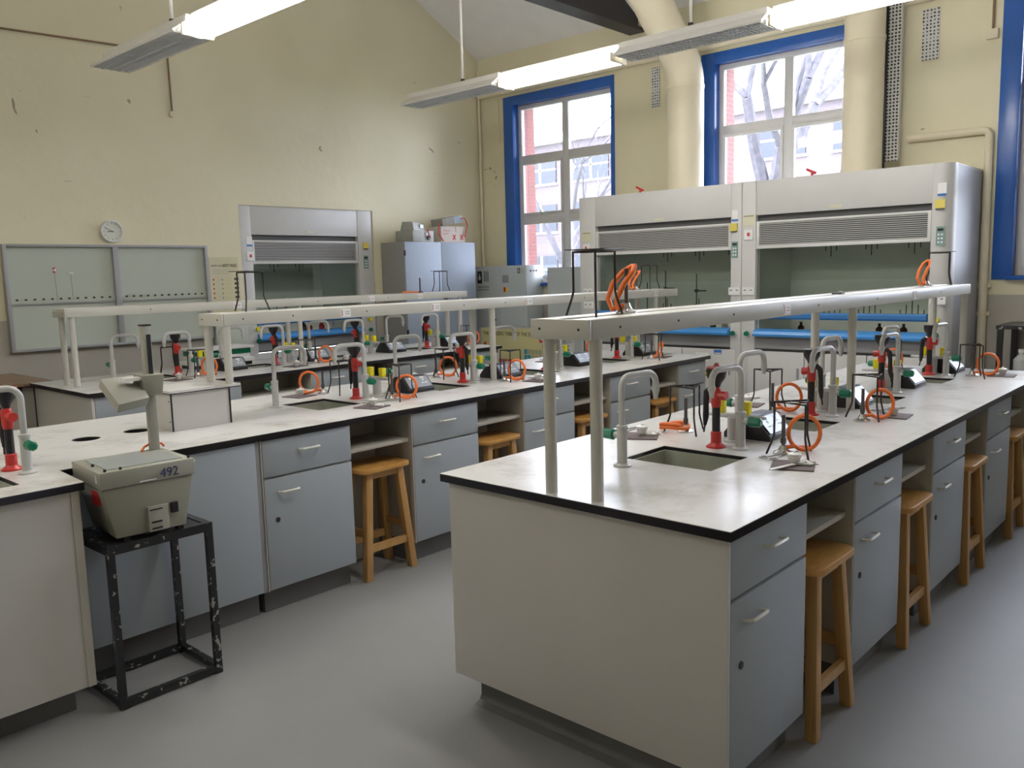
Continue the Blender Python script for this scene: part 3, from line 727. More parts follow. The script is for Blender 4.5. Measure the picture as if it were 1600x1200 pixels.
def station_set(bench, cy, taps1, taps2, noz, tur, ped, sinks):
    for k, (x0, x1) in enumerate(sinks):
        sink(x0, cy-.19, x1, cy+.185, 'grey-green sink sunk in the %s bench, %s' % (bench, place_of[k]), 'sinks of the %s bench' % bench)
    for k, x in enumerate(taps1):
        tap((x, cy+.114, Z), (.25, -.03), (0, 1), 'swan neck tap before the %s bench sink %s' % (bench, place_of[k]), 'swan neck taps of the %s bench' % bench)
    for k, x in enumerate(taps2):
        tap((x, cy-.10, Z), (-.25, .03), (0, -1), 'swan neck tap beyond the %s bench sink, %s' % (bench, place_of[k]), 'swan neck taps of the %s bench' % bench)
    for k, x in enumerate(noz):
        e_ = place('eyewash', make_eyewash, (x, cy+.0, Z), [.0, PI, PI, .1][k], ('red and black eyewash spray with dull red cap on the %s bench, %s' if bench == RA and k == 0 else 'red and black eyewash spray on the %s bench, %s') % (bench, place_of[k]), 'eyewash sprays')
    for k, x in enumerate(tur):
        place('turret', make_turret, (x, cy+.0, Z), 0, 'gas turret with two yellow knobs on the %s bench, %s' % (bench, place_of[k]), 'gas turrets')
    for k, x in enumerate(ped):
        place('pedestal', make_pedestal, (x, cy-.027, Z), 0, 'black wedge socket pedestal on the %s bench, %s' % (bench, place_of[k]), 'socket pedestals')

def rail(bench, x0, x1, cy, z1, posts, zb, plates, screws):
    t = Thing('service_rail', 'pale grey trunking rail on posts above the %s bench' % bench, 'rail', ((x0+x1)/2, cy, z1-.06), group='bench service rails')
    y0, y1 = cy-.126, cy+.107; z0 = z1-.062
    b = B(); b.box(x0+.002, y0, z0, x1, y0+.09, z1).box(x0+.002, y1-.09, z0, x1, y1, z1).box(x0+.05, y0+.09, z0+.03, x1, y1-.09, z1-.004); t.add('beam', b, RAILM, True, bevel=.002)
    b = B(); b.box(x0-.012, y0, z0, x0, y1, z1+.0005); t.add('end_piece', b, RAILM, True, bevel=.002)
    for (px, base) in posts:
        for s in (-1, 1):
            b = B(); b.tube([(px, cy+s*.094-.006, base), (px, cy+s*.094-.006, z0)], .0205, 14); t.add('post', b, RAILM, True)
    for px in plates:
        b = B(); b.box(px-.035, y0-.0015, z1-.055, px+.035, y0, z1-.008, 0).box(px-.028, y0-.002, z1-.05, px-.023, y0-.0015, z1-.016, 1).box(px-.005, y0-.002, z1-.028, px+.026, y0-.0015, z1-.024, 2).box(px-.005, y0-.002, z1-.04, px+.026, y0-.0015, z1-.036, 2)
        t.add('label_plate', b, [LABW, LABR, TRIMG], True)
    for px in screws:
        b = B(); b.lathe([(.0045, 0), (.004, .002)], (px, y0, z1-.03), 10, 0, Matrix.Rotation(PI/2, 3, 'X')); t.add('screw', b, IRON, True)
    for sy in (-.085, .07):
        b = B(); b.lathe([(.0045, 0), (.004, .002)], (x0-.012, cy+sy, z1-.03), 10, 0, Matrix.Rotation(-PI/2, 3, 'Y')); t.add('screw', b, IRON, True)

# ---------- bench A (right-hand)
RA = 'right-hand'
SA = [(2.665, 2.955), (3.585, 3.88), (4.52, 4.815), (5.46, 5.74)]
def srects(sk, cy): return [rect(a, cy-.19, c, cy+.185) for a, c in sk]
A0, A1, AY0, AY1, AC = 2.062, 6.36, 1.075, 2.245, 1.66
worktop('white worktop of the right-hand bench with four sink cut-outs', rect(A0, AY0, A1, AY1), srects(SA, AC), ((A0+A1)/2, AC, .87))
run(1.097, RA)
bench_shell(A0, A1, AY0, AY1, RA, 'large pinkish white end board of the right-hand bench facing the camera')
station_set(RA, AC, [2.55, 3.47, 4.40, 5.33], [3.066, 4.005, 4.93, 5.87], [3.05, 3.99, 4.97, 5.865], [3.20, 4.13, 5.06, 5.95], [3.365, 4.375, 5.25, 6.09], SA)
rail(RA, 2.05, 6.27, AC, 1.476, [(2.105, .9), (4.235, .9), (6.23, .9)], 0, [3.42, 5.1], [2.2, 2.55, 2.95, 3.75, 4.5, 5.6])

# ---------- bench B (middle) with demonstrator's block at its near end
RB = 'middle'
SB = [(2.69, 2.985), (3.60, 3.88), (4.53, 4.82), (5.47, 5.75)]
BY0, BY1, BC = 3.515, 4.70, 4.08
B0, B1 = -.75, 6.36
outer = [(B0, 3.225), (1.185, 3.225), (1.205, BY0+.03), (1.205, BY0), (B1, BY0), (B1, BY1), (B0, BY1)]
worktop('long white worktop of the middle bench with a wider block at its near end', outer, srects(SB, BC)+[rect(.72, 3.38, 1.02, 3.70), circ(1.545, 4.13, .062), circ(1.79, 4.14, .062)], (3, BC, .87))
run(3.532, RB)
cabinet(.86, 'two-door pale blue cabinet behind the black stand', (1.215, 3.532, 0), 'x', 'doors')
single('corner_post', 'narrow grey upright between the two-door cabinet and the drawers', 'trim', B().box(2.077, 3.54, .12, 2.098, 3.58, .869), TRIMG, (2.09, 3.55, .12))
t = Thing('bench_end_panel', 'cream front board of the wider block at the left edge', 'panel', (.3, 3.25, 0), group='bench end panels')
b = B(); b.box(B0+.03, 3.245, .11, 1.165, 3.263, .869); t.add('front_board', b, PANEL, True)
b = B(); b.box(1.14, 3.241, .11, 1.17, 3.265, .869); t.add('corner_strip', b, CARC, True)
b = B(); b.box(1.150, 3.265, .11, 1.168, 3.56, .869); t.add('return_board', b, DOORB, True)
b = B(); b.box(B0+.1, 3.33, 0, 1.12, 3.345, .12); t.add('plinth', b, COVE, True)
t = Thing('bench_back_panel', 'board closing the hidden side of the middle bench', 'panel', (3, BY1-.02, 0))
b = B(); b.box(B0+.05, BY1-.04, .12, B1-.05, BY1-.022, .869); t.add('board', b, PANEL, True)
b = B(); b.box(B0+.1, BY1-.1, 0, B1-.1, BY1-.09, .12); t.add('plinth', b, COVE, True)
t = Thing('bench_end_panel', 'board at the window end of the middle bench', 'panel', (B1-.03, BC, 0), group='bench end panels')
b = B(); b.box(B1-.045, BY0+.04, 0, B1-.027, BY1-.05, .869); t.add('board', b, PANEL, True)
station_set(RB, BC, [2.61, 3.50, 4.43, 5.34], [3.085, 4.005, 4.93, 5.87], [3.09, 3.99, 4.87, 5.80], [3.25, 4.10, 5.03, 5.97], [3.50, 4.34, 5.22, 6.10], SB)
rail(RB, 2.19, 6.56, BC, 1.456, [(2.215, 1.1), (4.19, .9), (6.24, .9)], 0, [2.95, 3.65, 4.55, 6.2], [2.3, 2.6, 3.1, 3.9, 4.3, 5.2])
# demonstrator block fittings
sink(.72, 3.38, 1.02, 3.70, 'grey-green sink at the left edge of the picture in the middle bench block', 'sinks of the middle bench')
tap((1.108, 3.566, Z), (-.25, .08), (0, -1), 'swan neck tap with green knob at the left edge of the picture', 'swan neck taps of the middle bench')
tap((.80, 3.86, Z), (.02, -.25), (0, 1), 'swan neck tap left of the red eyewash spray at the left edge', 'swan neck taps of the middle bench')
e_ = place('eyewash', make_eyewash, (1.09, 3.685, Z), .2, 'eyewash spray with red rim at the left edge of the picture', 'eyewash sprays')
c_ = B(); c_.lathe([(.045, .320), (.046, .328), (.03, .330)], n=18); e_.add('dust_cap', c_, REDD, label='dull red rim')
place('turret', make_turret, (1.00, 3.83, Z), .2, 'gas turret half hidden behind the eyewash spray at the left edge', 'gas turrets')
# box on bench carrying the rail posts
t = Thing('service_box', 'white boxed-in plinth with black edges under the near rail posts', 'box', (2.04, 4.1, .9))
b = B(); b.box(1.885, 3.95, .9005, 2.19, 4.22, 1.0875); t.add('casing', b, PANEL, True)
b = B(); b.box(1.872, 3.935, 1.088, 2.25, 4.235, 1.0995); t.add('lid', b, TOP, True)
b = B(); b.box(1.874, 3.937, 1.083, 2.248, 4.233, 1.0878).box(1.88, 3.944, .9005, 1.886, 3.951, 1.083).box(2.188, 3.944, .9005, 2.194, 3.951, 1.083); t.add('edge_strip', b, EDGE, True, label='black edging')
for z in (.945, 1.045):
    b = B(); b.lathe([(.004, 0), (.004, .003)], (1.885, 3.975, z), 8, 0, Matrix.Rotation(-PI/2, 3, 'Y')); t.add('screw', b, GRN, True)
for x in (1.545, 1.79):
    b = B(); b.lathe([(.0605, 0), (.0605, .035), (.058, .035), (.058, .002), (.0, .002)], (x, 4.13 if x < 1.6 else 4.14, .86), 28)
    single('cable_port', 'round black hole in the middle bench top, %s' % ('left of the pair' if x < 1.6 else 'right one, beside the white box'), 'cable port', b, BLK, (x, 4.13, .86), group='round holes in the bench')

# ---------- bench C (far left)
RC = 'far-left'
CY0, CY1, CC = 5.845, 6.93, 6.40
SC = [(2.80, 3.09), (3.70, 4.0), (4.55, 4.84), (5.47, 5.75)]
C0, C1 = 2.225, 6.29
UX = [2.30+.93*k for k in range(5)]; UX[4] = 5.86; UW = [.52, .52, .52, .52, .40]
UX0 = 2.262
worktop('white worktop of the far-left bench along the wall side', rect(C0, CY0, C1, CY1), [rect(a, 6.255, c, 6.56) for a, c in SC], ((C0+C1)/2, CC, .87))
UX = [2.27, 2.83, 4.00, 4.93, 5.86]; UW = [.53, .53, .52, .52, .37]
for k, (x, w) in enumerate(zip(UX, UW)):
    cabinet(w, 'pale blue drawer-over-door cabinet, %s along the far-left bench' % ordn[k], (x, 5.867, 0), 'drawer cabinets of the far-left bench', pin=.1 if k == 0 else .001)
for k, (a, c) in enumerate(((3.362, 3.992), (4.522, 4.922), (5.452, 5.852))):
    kneehole(a, c, 5.867, 'open kneehole with a shelf, %s gap along the far-left bench' % ['nearest', 'second', 'last'][k], 'kneeholes of the far-left bench')
bench_shell(C0, C1, CY0, CY1, RC, 'shaded end board of the far-left bench')
single('edge_strip', 'black edging down the left corner of the far-left bench', 'trim', B().box(2.245, 6.912, .0, 2.265, 6.925, .869), EDGE, (2.255, 6.92, 0))
for k, (a, c) in enumerate(SC):
    sink(a, 6.255, c, 6.56, 'grey-green sink sunk in the far-left bench, %s' % place_of[k], 'sinks of the far-left bench')
for k, x in enumerate((2.67, 3.56, 4.43, 5.33)): tap((x, CC+.10, Z), (.25, -.03), (0, 1) if k != 1 else (-1, 0), 'swan neck tap before the far-left bench sink %s' % place_of[k], 'swan neck taps of the far-left bench')
for k, x in enumerate((3.20, 4.04, 4.90, 5.85)): tap((x, CC-.08, Z), (-.25, .03), (0, -1), 'swan neck tap beyond the far-left bench sink, %s' % place_of[k], 'swan neck taps of the far-left bench')
for k, x in enumerate((3.14, 4.02, 4.895, 5.79)): place('eyewash', make_eyewash, (x, CC+.03, Z), [0, PI, PI, 0][k], 'red and black eyewash spray on the far-left bench, %s' % place_of[k], 'eyewash sprays')
for k, x in enumerate((3.36, 4.16, 5.06, 5.88)): place('turret', make_turret, (x, CC+.02, Z), 0, 'gas turret with two yellow knobs on the far-left bench, %s' % place_of[k], 'gas turrets')
for k, x in enumerate((3.55, 4.37, 5.26, 6.03)): place('pedestal', make_pedestal, (x, CC-.04, Z), 0, 'black wedge socket pedestal on the far-left bench, %s' % place_of[k], 'socket pedestals')
rail(RC, 2.30, 6.26, 6.42, 1.457, [(2.34, .9), (4.22, .9), (6.17, .9)], 0, [3.62, 5.0, 5.6], [2.9, 3.9, 4.4, 5.2])

# ---------- burners, tripods, mats
def bt(x, y, kind, rot, where, tri=True, trot=0, tx=None, ty=None):
    place('burner%d' % kind, lambda: make_burner(kind), (x, y, Z), rot, 'bunsen burner with orange hose, %s' % where, 'bunsen burners')
    if tri: place('tripod', make_tripod, (tx if tx is not None else x-.0, ty if ty is not None else y, Z), trot, 'dark iron tripod, %s' % where, 'iron tripods')
vr = YAW-PI/2  # hose loops turned to face across the bench
bt(3.09, 1.392, 0, vr, 'right side of right-hand bench, nearest', trot=.35, tx=3.07, ty=1.335)
bt(3.955, 1.40, 0, vr, 'right side of right-hand bench, second along', trot=.2, tx=4.02, ty=1.39)
bt(5.93, 1.42, 0, vr-.5, 'right side of right-hand bench, farthest along', trot=.35, tx=5.83, ty=1.39)
bt(3.27, 1.93, 1, vr+PI, 'left side of right-hand bench, nearest', trot=.35, tx=3.245, ty=1.905)
bt(3.93, 1.83, 0, vr, 'left side of right-hand bench, second along', trot=.0, tx=3.99, ty=1.88)
bt(5.95, 1.99, 0, vr, 'at the far left corner of the right-hand bench', trot=.5, tx=6.05, ty=1.95)
bt(3.10, 4.43, 0, vr+PI, 'left side of middle bench, nearest', trot=.3, tx=3.16, ty=4.32)
bt(3.17, 3.84, 0, vr, 'right side of middle bench, nearest', trot=.3, tx=3.20, ty=3.80)
bt(4.06, 4.42, 0, vr, 'left side of middle bench, second along', trot=.2, tx=4.06, ty=4.33)
bt(4.17, 3.86, 0, vr+PI*.0-.3, 'right side of middle bench, second along', trot=.2, tx=4.20, ty=3.83)
bt(5.75, 4.38, 0, vr+.3, 'left side of middle bench, farthest along', tri=False)
bt(5.88, 3.79, 2, vr, 'right side of middle bench, farthest along', trot=.4, tx=5.82, ty=3.72)
bt(3.15, 6.12, 0, vr, 'near side of far-left bench, nearest', trot=.4, tx=3.12, ty=6.08)
place('tripod', make_tripod, (3.14, 6.60, Z), .1, 'dark iron tripod on the wall side of the far-left bench', 'iron tripods')
bt(4.24, 6.14, 0, vr, 'near side of far-left bench, second along', trot=.4, tx=4.14, ty=6.12)
bt(6.13, 6.20, 0, vr+.4, 'near side of far-left bench, farthest along', trot=.2, tx=6.12, ty=6.17)
mat_set(2.905, 1.27, .35, 'right side of right-hand bench, nearest', RA)
mat_set(4.16, 1.33, .1, 'right side of right-hand bench, second along', RA, False)
mat_set(6.02, 1.27, .1, 'right side of right-hand bench, farthest along', RA, False)
mat_set(3.06, 2.03, .5, 'left side of right-hand bench, nearest', RA)
mat_set(4.10, 2.05, .2, 'left side of right-hand bench, second along', RA, False)
mat_set(2.93, 3.73, .3, 'right side of middle bench, nearest', RB)
mat_set(2.95, 4.47, .2, 'left side of middle bench, nearest', RB, False)
mat_set(3.88, 4.46, .2, 'left side of middle bench, second along', RB, False)
mat_set(4.30, 3.68, .2, 'right side of middle bench, second along', RB, False)
mat_set(5.30, 4.42, .2, 'left side of middle bench, third along', RB, False)
mat_set(6.03, 3.80, .2, 'right side of middle bench, farthest along', RB, False)
mat_set(2.95, 6.05, .2, 'near side of far-left bench, nearest', RC, False)
mat_set(3.98, 6.06, .2, 'near side of far-left bench, second along', RC, False)
mat_set(4.50, 6.07, .2, 'near side of far-left bench, third along', RC, False)
mat_set(5.86, 6.06, .2, 'near side of far-left bench, farthest along', RC, False)
# splints / spatula at nearest mat
single('spatula', 'white spatula lying across the nearest heat mat on the right-hand bench', 'spatula', B().obox((2.825, 1.275, Z+.012), (.13, .014, .004), Matrix.Rotation(-.25, 3, 'Z')), PORC, (2.825, 1.275, Z+.01))

# ---------- things standing on the rails
def on_rail(x, y, z, rot, label, gauze=True, tilt=False):
    k = 'gtripod' if gauze else 'tripod'
    return place(k, make_gauze_tripod if gauze else make_tripod, (x, y, z), rot, label, 'iron tripods')
on_rail(2.20, 1.632, 1.477, .15, 'dark tripod with gauze on the near end of the right-hand rail')
on_rail(5.93, 1.62, 1.477, .3, 'dark tripod with gauze on the far end of the right-hand rail')
on_rail(2.42, 4.08, 1.457, .3, 'dark tripod with gauze on the near end of the middle rail')
on_rail(6.30, 4.08, 1.457, .1, 'dark tripod with no gauze on the far end of the middle rail', False)
on_rail(6.02, 6.44, 1.458, .2, 'dark tripod with gauze on the far end of the far-left rail')
def rail_burner(x, y, z, rot, label, s=1):
    t = Thing('bunsen_burner', label, 'burner', (x, y, z), rot, 'bunsen burners')
    b = B(); b.lathe([(.038, 0), (.038, .006), (.020, .014), (.012, .03), (.012, .034)], n=18); t.add('base', b, CHROME)
    b = B(); b.tube([(0, 0, .03), (0, 0, .152)], .0075, 10); t.add('barrel', b, BRASSY)
    b = B(); b.tube([(-.012, 0, .024), (-.05, .0, .014), (-.062, .01, .05), (-.045, .015, .10), (-.01, .02, .14), (.022, .02, .158), (.03, .012, .16), (.024, -.0, .145), (-.01, -.012, .10), (-.035, -.012, .05), (-.03, -.02, .012)], .0095, 8)
    t.add('hose', b, ORG, label='orange rubber hose')
rail_burner(2.42, 1.66, 1.477, vr, 'bunsen burner with drooping orange hose on the near end of the right-hand rail')
rail_burner(5.74, 1.66, 1.477, vr+.3, 'bunsen burner with orange hose on the far end of the right-hand rail')
rail_burner(6.10, 4.08, 1.457, vr, 'bunsen burner with orange hose on the far end of the middle rail')
b = B(); b.tube([(5.72, 6.42, 1.470), (5.72, 6.42, 1.605)], .008, 8, 0); b.tube([(5.72, 6.42, 1.458), (5.72, 6.42, 1.472)], .03, 12, 0); b.tube([(5.70, 6.42, 1.466), (5.56, 6.43, 1.469), (5.50, 6.44, 1.466)], .008, 8, 1)
single('burner_tube', 'dark upright burner tube with orange hose on the far-left rail', 'burner', b, [BRASSY, ORG], (5.72, 6.42, 1.473))
b = B(); b.obox((4.33, 1.66, 1.484), (.10, .02, .012), Matrix.Rotation(.4, 3, 'Z'), 0); b.obox((4.25, 1.64, 1.482), (.04, .05, .008), None, 1)
single('clamp', 'small shiny clamp lying midway along the right-hand rail', 'clamp', b, [CHROME, IRON], (4.33, 1.66, 1.477))

# ---------- stools
def make_stool():
    t = Thing('wooden_stool', 'x', 'stool', (0, 0, 0)); w, d, h = .345, .25, .61
    poly = []
    for (cx, cy, a0) in ((w/2-.05, d/2-.05, 0), (-w/2+.05, d/2-.05, PI/2), (-w/2+.05, -d/2+.05, PI), (w/2-.05, -d/2+.05, 1.5*PI)):
        for i in range(6): a = a0+PI/2*i/5; poly.append((cx+.05*math.cos(a), cy+.05*math.sin(a)))
    b = B(); b.prism(poly, lambda u, v, q: (u, v, h-.026+.026*q)); t.add('seat', b, WOOD, bevel=.006)
    def leg(sx, sy):
        b = B(); top = Vector((sx*.105, sy*.075, h-.027)); bot = Vector((sx*.158, sy*.105, 0))
        a, c = .021, .026; vv = []
        for p in (bot, top):
            for x, y in ((-a, -c), (a, -c), (a, c), (-a, c)): vv.append((p.x+x, p.y+y*.8, p.z))
        b.add(vv, [(0, 3, 2, 1), (4, 5, 6, 7), (0, 1, 5, 4), (1, 2, 6, 5), (2, 3, 7, 6), (3, 0, 4, 7)]); return b
    for sx in (-1, 1):
        for sy in (-1, 1): t.add('leg', leg(sx, sy), WOODL, bevel=.003)
    def at(z): k = 1-z/(h-.027); return (.105+.053*k, .075+.03*k)
    x, y = at(.17)
    for s in (-1, 1):
        b = B(); b.box(-x+.018, s*y-.010, .15, x-.018, s*y+.010, .19); t.add('stretcher', b, WOODL)
    x, y = at(.25)
    for s in (-1, 1):
        b = B(); b.box(s*x-.010, -y+.018, .23, s*x+.010, y-.018, .27); t.add('stretcher', b, WOODL)
    for y in (-.0775, .0775):
        b = B(); b.box(-.09, y-.0075, h-.065, .09, y+.0075, h-.027); t.add('apron', b, WOODL)
    return t
for k, x in enumerate((2.85, 3.785, 4.73, 5.675)):
    place('stool', make_stool, (x, 1.195, 0), 0, 'wooden stool tucked into the right-hand bench, %s' % place_of[k], 'wooden stools')
for k, x in enumerate((2.85, 3.785, 4.73, 5.675)):
    place('stool', make_stool, (x, 3.635, 0), 0, 'wooden stool tucked into the middle bench, %s' % place_of[k], 'wooden stools')

# ---------- overhead projector and its stand
t = Thing('projector_stand', 'black welded steel stand with chipped paint', 'stand', (1.44, 3.32, 0))
sx0, sx1, sy0, sy1, sz = 1.225, 1.645, 3.172, 3.510, .647
b = B(); b.box(sx0, sy0, sz-.035, sx1, sy0+.03, sz).box(sx0, sy1-.03, sz-.035, sx1, sy1, sz).box(sx0, sy0+.03, sz-.035, sx0+.03, sy1-.03, sz).box(sx1-.03, sy0+.03, sz-.035, sx1, sy1-.03, sz).box(sx0+.03, sy0+.03, sz-.012, sx1-.03, sy1-.03, sz-.004); t.add('top_frame', b, CHIP, True)
for x in (sx0+.013, sx1-.013):
    for y in (sy0+.013, sy1-.013):
        b = B(); b.box(x-.013, y-.013, 0.002, x+.013, y+.013, sz-.035); t.add('leg', b, CHIP, True)
b = B(); b.box(sx0+.026, sy0, .012, sx1-.026, sy0+.025, .037).box(sx0+.026, sy1-.025, .012, sx1-.026, sy1, .037).box(sx0, sy0+.026, .012, sx0+.025, sy1-.026, .037).box(sx1-.025, sy0+.026, .012, sx1, sy1-.026, .037); t.add('bottom_rail', b, CHIP, True)

t = Thing('overhead_projector', 'old beige-grey overhead projector marked 492 on the black stand', 'projector', (1.42, 3.31, .656))
def quadbox(b, lo, hi, z0, z1, mi=0):
    b.add([(x, y, z0) for x, y in lo]+[(x, y, z1) for x, y in hi], [(0, 3, 2, 1), (4, 5, 6, 7), (0, 1, 5, 4), (1, 2, 6, 5), (2, 3, 7, 6), (3, 0, 4, 7)], mi)
b = B(); quadbox(b, [(1.270, 3.175), (1.535, 3.150), (1.55, 3.43), (1.295, 3.455)], [(1.226, 3.158), (1.568, 3.135), (1.585, 3.43), (1.250, 3.465)], .672, .872); t.add('body', b, OHPM, True, bevel=.006)
b = B(); quadbox(b, [(1.220, 3.150), (1.573, 3.128), (1.592, 3.445), (1.245, 3.475)], [(1.218, 3.148), (1.575, 3.126), (1.594, 3.447), (1.243, 3.478)], .873, .938); lid = t.add('lid', b, OHPL, True, bevel=.004)
b = B(); quadbox(b, [(1.262, 3.185), (1.545, 3.165), (1.558, 3.40), (1.278, 3.43)], [(1.262, 3.185), (1.545, 3.165), (1.558, 3.40), (1.278, 3.43)], .9385, .941); t.add('stage_glass', b, STAGE, True)
for (x, y) in ((1.245, 3.165), (1.560, 3.145), (1.30, 3.160), (1.255, 3.30)):
    b = B(); b.obox((x, y, .943), (.008, .008, .01)); t.add('stage_clip', b, BLK, True)
for (x, y) in ((1.30, 3.178), (1.505, 3.165), (1.32, 3.41), (1.515, 3.40)):
    b = B(); b.box(x, y, .656, x+.025, y+.025, .672); t.add('foot', b, BLK, True)
# front face details (front face runs from (1.25,3.165) to (1.58,3.143))
def fy(x, z): k = (z-.672)/.2; return (3.175+(3.158-3.175)*k)+(x-1.275)*(-.085)-.001
b = B(); b.box(1.385, 3.144, .676, 1.465, 3.172, .775); t.add('grille_panel', b, OHPL, True, bevel=.002)
b = B(); b.box(1.395, 3.140, .71, 1.435, 3.145, .716).box(1.395, 3.140, .685, 1.435, 3.145, .691).box(1.39, 3.1405, .76, 1.44, 3.1445, .764); t.add('slots', b, BLK, True)
b = B(); b.box(1.475, 3.136, .735, 1.50, 3.150, .775); t.add('rocker_switch', b, BLK, True)
t.mesh('marking', text_mesh('492', .05, face_my(Vector((1.435, 3.1285, .885))-Vector(t.loc)), INK), label='handwritten number 492')
b = B(); b.box(1.36, 3.137, .880, 1.43, 3.139, .884); t.add('name_strip', b, LABW, True)
b = B(); b.box(1.222, 3.17, .895, 1.2245, 3.20, .925); t.add('side_label', b, LABW, True)
b = B(); b.box(1.575, 3.20, .905, 1.615, 3.215, .914); t.add('side_lever', b, NYLON, True)
b = B(); b.box(1.235, 3.22, .80, 1.255, 3.28, .855); t.add('side_switch', b, RED, True)
cxp, cyp = 1.555, 3.425
b = B(); b.obox((cxp, cyp, (.938+1.455)/2), (.034, .034, 1.455-.938)); t.add('column', b, OHPL, True, bevel=.003)
b = B(); b.obox((cxp+.004, cyp-.0185, 1.30), (.016, .004, .24)); t.add('rack', b, BLK, True)
b = B(); b.obox((cxp, cyp, 1.458), (.038, .038, .006)); t.add('column_cap', b, BLK, True)
b = B(); R_ = Matrix.Rotation(-.08, 3, 'Z')
# head: wedge shaped mirror housing over the stage
hd = [(1.378, 3.47, 1.252), (1.520, 3.465, 1.255), (1.512, 3.335, 1.172), (1.386, 3.33, 1.158)]
b.add([tuple(p) for p in hd]+[(p[0], p[1]+.022, p[2]-.036) for p in hd], [(0, 1, 2, 3), (4, 7, 6, 5), (0, 4, 5, 1), (1, 5, 6, 2), (2, 6, 7, 3), (3, 7, 4, 0)])
t.add('mirror_head', b, OHPL, True, bevel=.004)
b = B(); b.obox((cxp-.005, cyp-.01, 1.215), (.075, .085, .085), R_, 0, 1.2); t.add('slider', b, OHPM, True, bevel=.004)
b = B(); b.obox((cxp-.07, cyp-.02, 1.245), (.09, .05, .012), R_); t.add('head_arm', b, PORC, True)
b = B(); b.lathe([(.03, 0), (.03, .03), (.02, .035)], (cxp-.12, cyp+.0, 1.15), 16); t.add('lens', b, BLK, True)
b = B(); b.tube([(1.50, 3.425, .94), (1.515, 3.43, .955), (1.555, 3.45, .965), (1.60, 3.455, .955), (1.612, 3.458, .94)], .005, 8); t.add('handle', b, ORG, True)
t.o.location = (1.42, 3.328, .6485)

